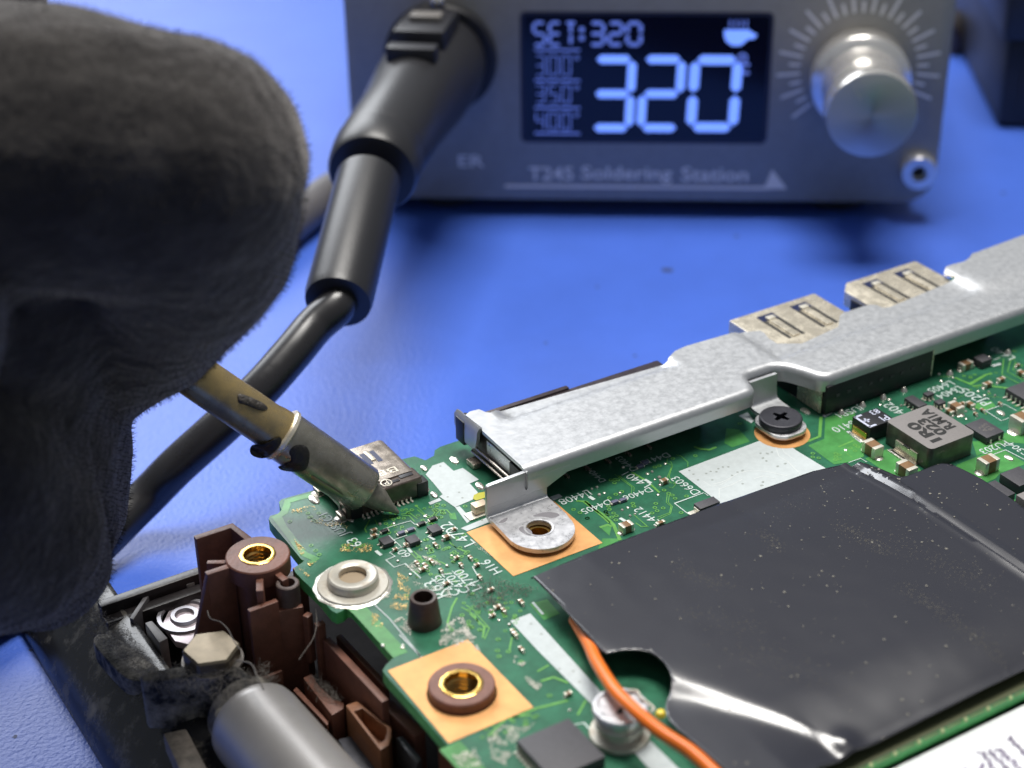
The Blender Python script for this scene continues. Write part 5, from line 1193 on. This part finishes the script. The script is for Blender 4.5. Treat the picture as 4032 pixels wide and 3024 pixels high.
for i in range(31):
    a_ = math.radians(-40+260*i/30); long_ = i % 2 == 0; r0, r1_ = 8.7, (12.2 if long_ else 10.4)
    obj('scale_mark', MB().add([PW(ku+r_*math.cos(a_)+s_*math.sin(a_), kv+.9+r_*math.sin(a_)-s_*math.cos(a_), .03) for r_, s_ in ((r0, -.22), (r1_, -.22), (r1_, .22), (r0, .22))], [(0, 1, 2, 3)]), M_panelprint, st_, 0)
bu, bv = uv(3614, 668)
bo = obj('bolt', MB().lathe([(2.9, 0), (2.9, 1.2), (2.6, 1.7), (1.25, 1.75), (1.15, .6), (0, .6)], PW(bu, bv), N, n=32), M_knob, st_)
obj('socket_hole', MB().lathe([(1.1, .65), (0, .65)], PW(bu, bv), N, n=6, cap=(False, False)), M_ink_hole, bo)
obj('plug_socket', MB().lathe([(8.6, 0), (8.6, 1.0), (8.2, 1.4), (5, 1.4)], PW(*uv(1735, 225)), N, n=48), M_black, st_)

# ------------------------------------------------------------------ plug and lead of the iron
lead = thing('iron_lead', 'black plug and cable running from the station socket behind the iron', 'cable', at(560, 2000, -17))
s0 = PW(*uv(1735, 230), 1.0); s1 = ray(1600, 430, 244); s2 = ray(1490, 610, 228); s3 = ray(1430, 790, 219); s4 = ray(1330, 1190, 206)
def ring_on(name, a, b2, prof, m, n=40): return obj(name, MB().lathe(prof, a, (b2-a).normalized(), n=n), m, lead)
L01 = (s2-s0).length
ring_on('plug_body', s0, s2, [(5.5, -1), (7.0, .2), (7.4, 4), (7.1, L01*.35), (6.2, L01*.65), (5.9, L01-1), (5.6, L01)], M_rubber)
ring_on('plug_collar', s2, s3, [(5.4, -.8), (5.95, -.4), (6.0, 1.0), (5.9, 4.2), (5.5, 5.0), (3.6, 5.2)], M_rubber)
ring_on('strain_relief', s3, s4, [(4.1, -4), (4.1, (s4-s3).length-1), (3.9, (s4-s3).length), (2.2, (s4-s3).length+.05)], M_rubber)
lt = obj('latch', MB().box((0, 0, 0), (7.4, 12.0, 3.4)), M_black, lead, bevel=.5)
axl = (s2-s0).normalized(); up_l = (V-axl*V.dot(axl)).normalized(); sd = axl.cross(up_l)
lt.matrix_world = Matrix.Translation(s0+axl*(.22*L01)+up_l*7.2) @ Matrix((sd, axl, up_l)).transposed().to_4x4()
lb = obj('latch_button', MB().box((0, 0, 0), (4.6, 3.0, 1.2)), mat('latch grey', (0.16, 0.15, 0.14), .35), lead, bevel=.3)
lb.matrix_world = Matrix.Translation(s0+axl*(.22*L01)+up_l*9.2) @ Matrix((sd, axl, up_l)).transposed().to_4x4()
lh = obj('latch_hook', MB().box((0, 0, 0), (7.0, 3.0, 2.2)), M_black, lead, bevel=.3)
lh.matrix_world = Matrix.Translation(s0+axl*(.46*L01)+up_l*6.9) @ Matrix((sd, axl, up_l)).transposed().to_4x4()
obj('latch_pin', MB().lathe([(0, -1.1), (.9, -.8), (1.2, 0), (.9, .8), (0, 1.1)], s0+axl*1.0+up_l*9.6, up_l, n=16), M_knob, lead)
dv = (s4-s3).normalized()
obj('cable', MB().tube([s4-dv*3, s4+dv*.5, ray(1240, 1282, 204.5), ray(1150, 1390, 202.5), ray(1021, 1535, 200.5), ray(857, 1690, 199.5), ray(693, 1838, 199.5), ray(547, 1985, 200), at(250, 2260, -14.7), at(-150, 2500, -14.7)], 2.3, n=24, sub=8), M_cable, lead)

# ------------------------------------------------------------------ things at the back of the bench
gc = obj('power_cord', MB().tube([at(1000, 990, -13.8), at(1180, 850, -13.8), at(1330, 745, -13.8), at(1480, 690, -13.8), at(1650, 640, -13.8)], 3.2, n=20, sub=6), mat('grey cord', (0.11, 0.105, 0.11), .45))
gc['label'] = 'thick dark grey cord lying on the mat behind the black plug'; gc['category'] = 'cord'
bx = thing('black_box', 'black device with rounded edges at the upper right corner of the bench', 'device', at(4100, 505, -17))
c = at(3925, 508, -17)
def bslab(name, u0, u1, v0, v1, d0, d1, m, bev):
    mb = MB(); vs = [c+U*u+V*v-N*d for d in (d0, d1) for u, v in ((u0, v0), (u1, v0), (u1, v1), (u0, v1))]
    mb.add(vs, [(0, 1, 2, 3), (7, 6, 5, 4), (0, 1, 5, 4), (1, 2, 6, 5), (2, 3, 7, 6), (3, 0, 4, 7)]); return obj(name, mb, m, bx, 40, bevel=bev)
bslab('body', 0, 60, .5, 16.0, 0, 70, M_black, 1.2); bslab('lid', -1.2, 61, 16.0, 30, -1, 70, M_rubber, 1.4); bslab('face_plate', 3, 58, 3.5, 14, -.4, .5, M_case, .2)
dc = obj('bench_cord', MB().tube([at(3700, 160, -14.5), at(3830, 85, -14.5), at(3960, 20, -14.5), at(4120, -60, -14.5)], 4.2, n=20, sub=6), mat('dark brown cord', (0.030, 0.024, 0.026), .45))
dc['label'] = 'dark brown cord behind the station at the upper right'; dc['category'] = 'cord'
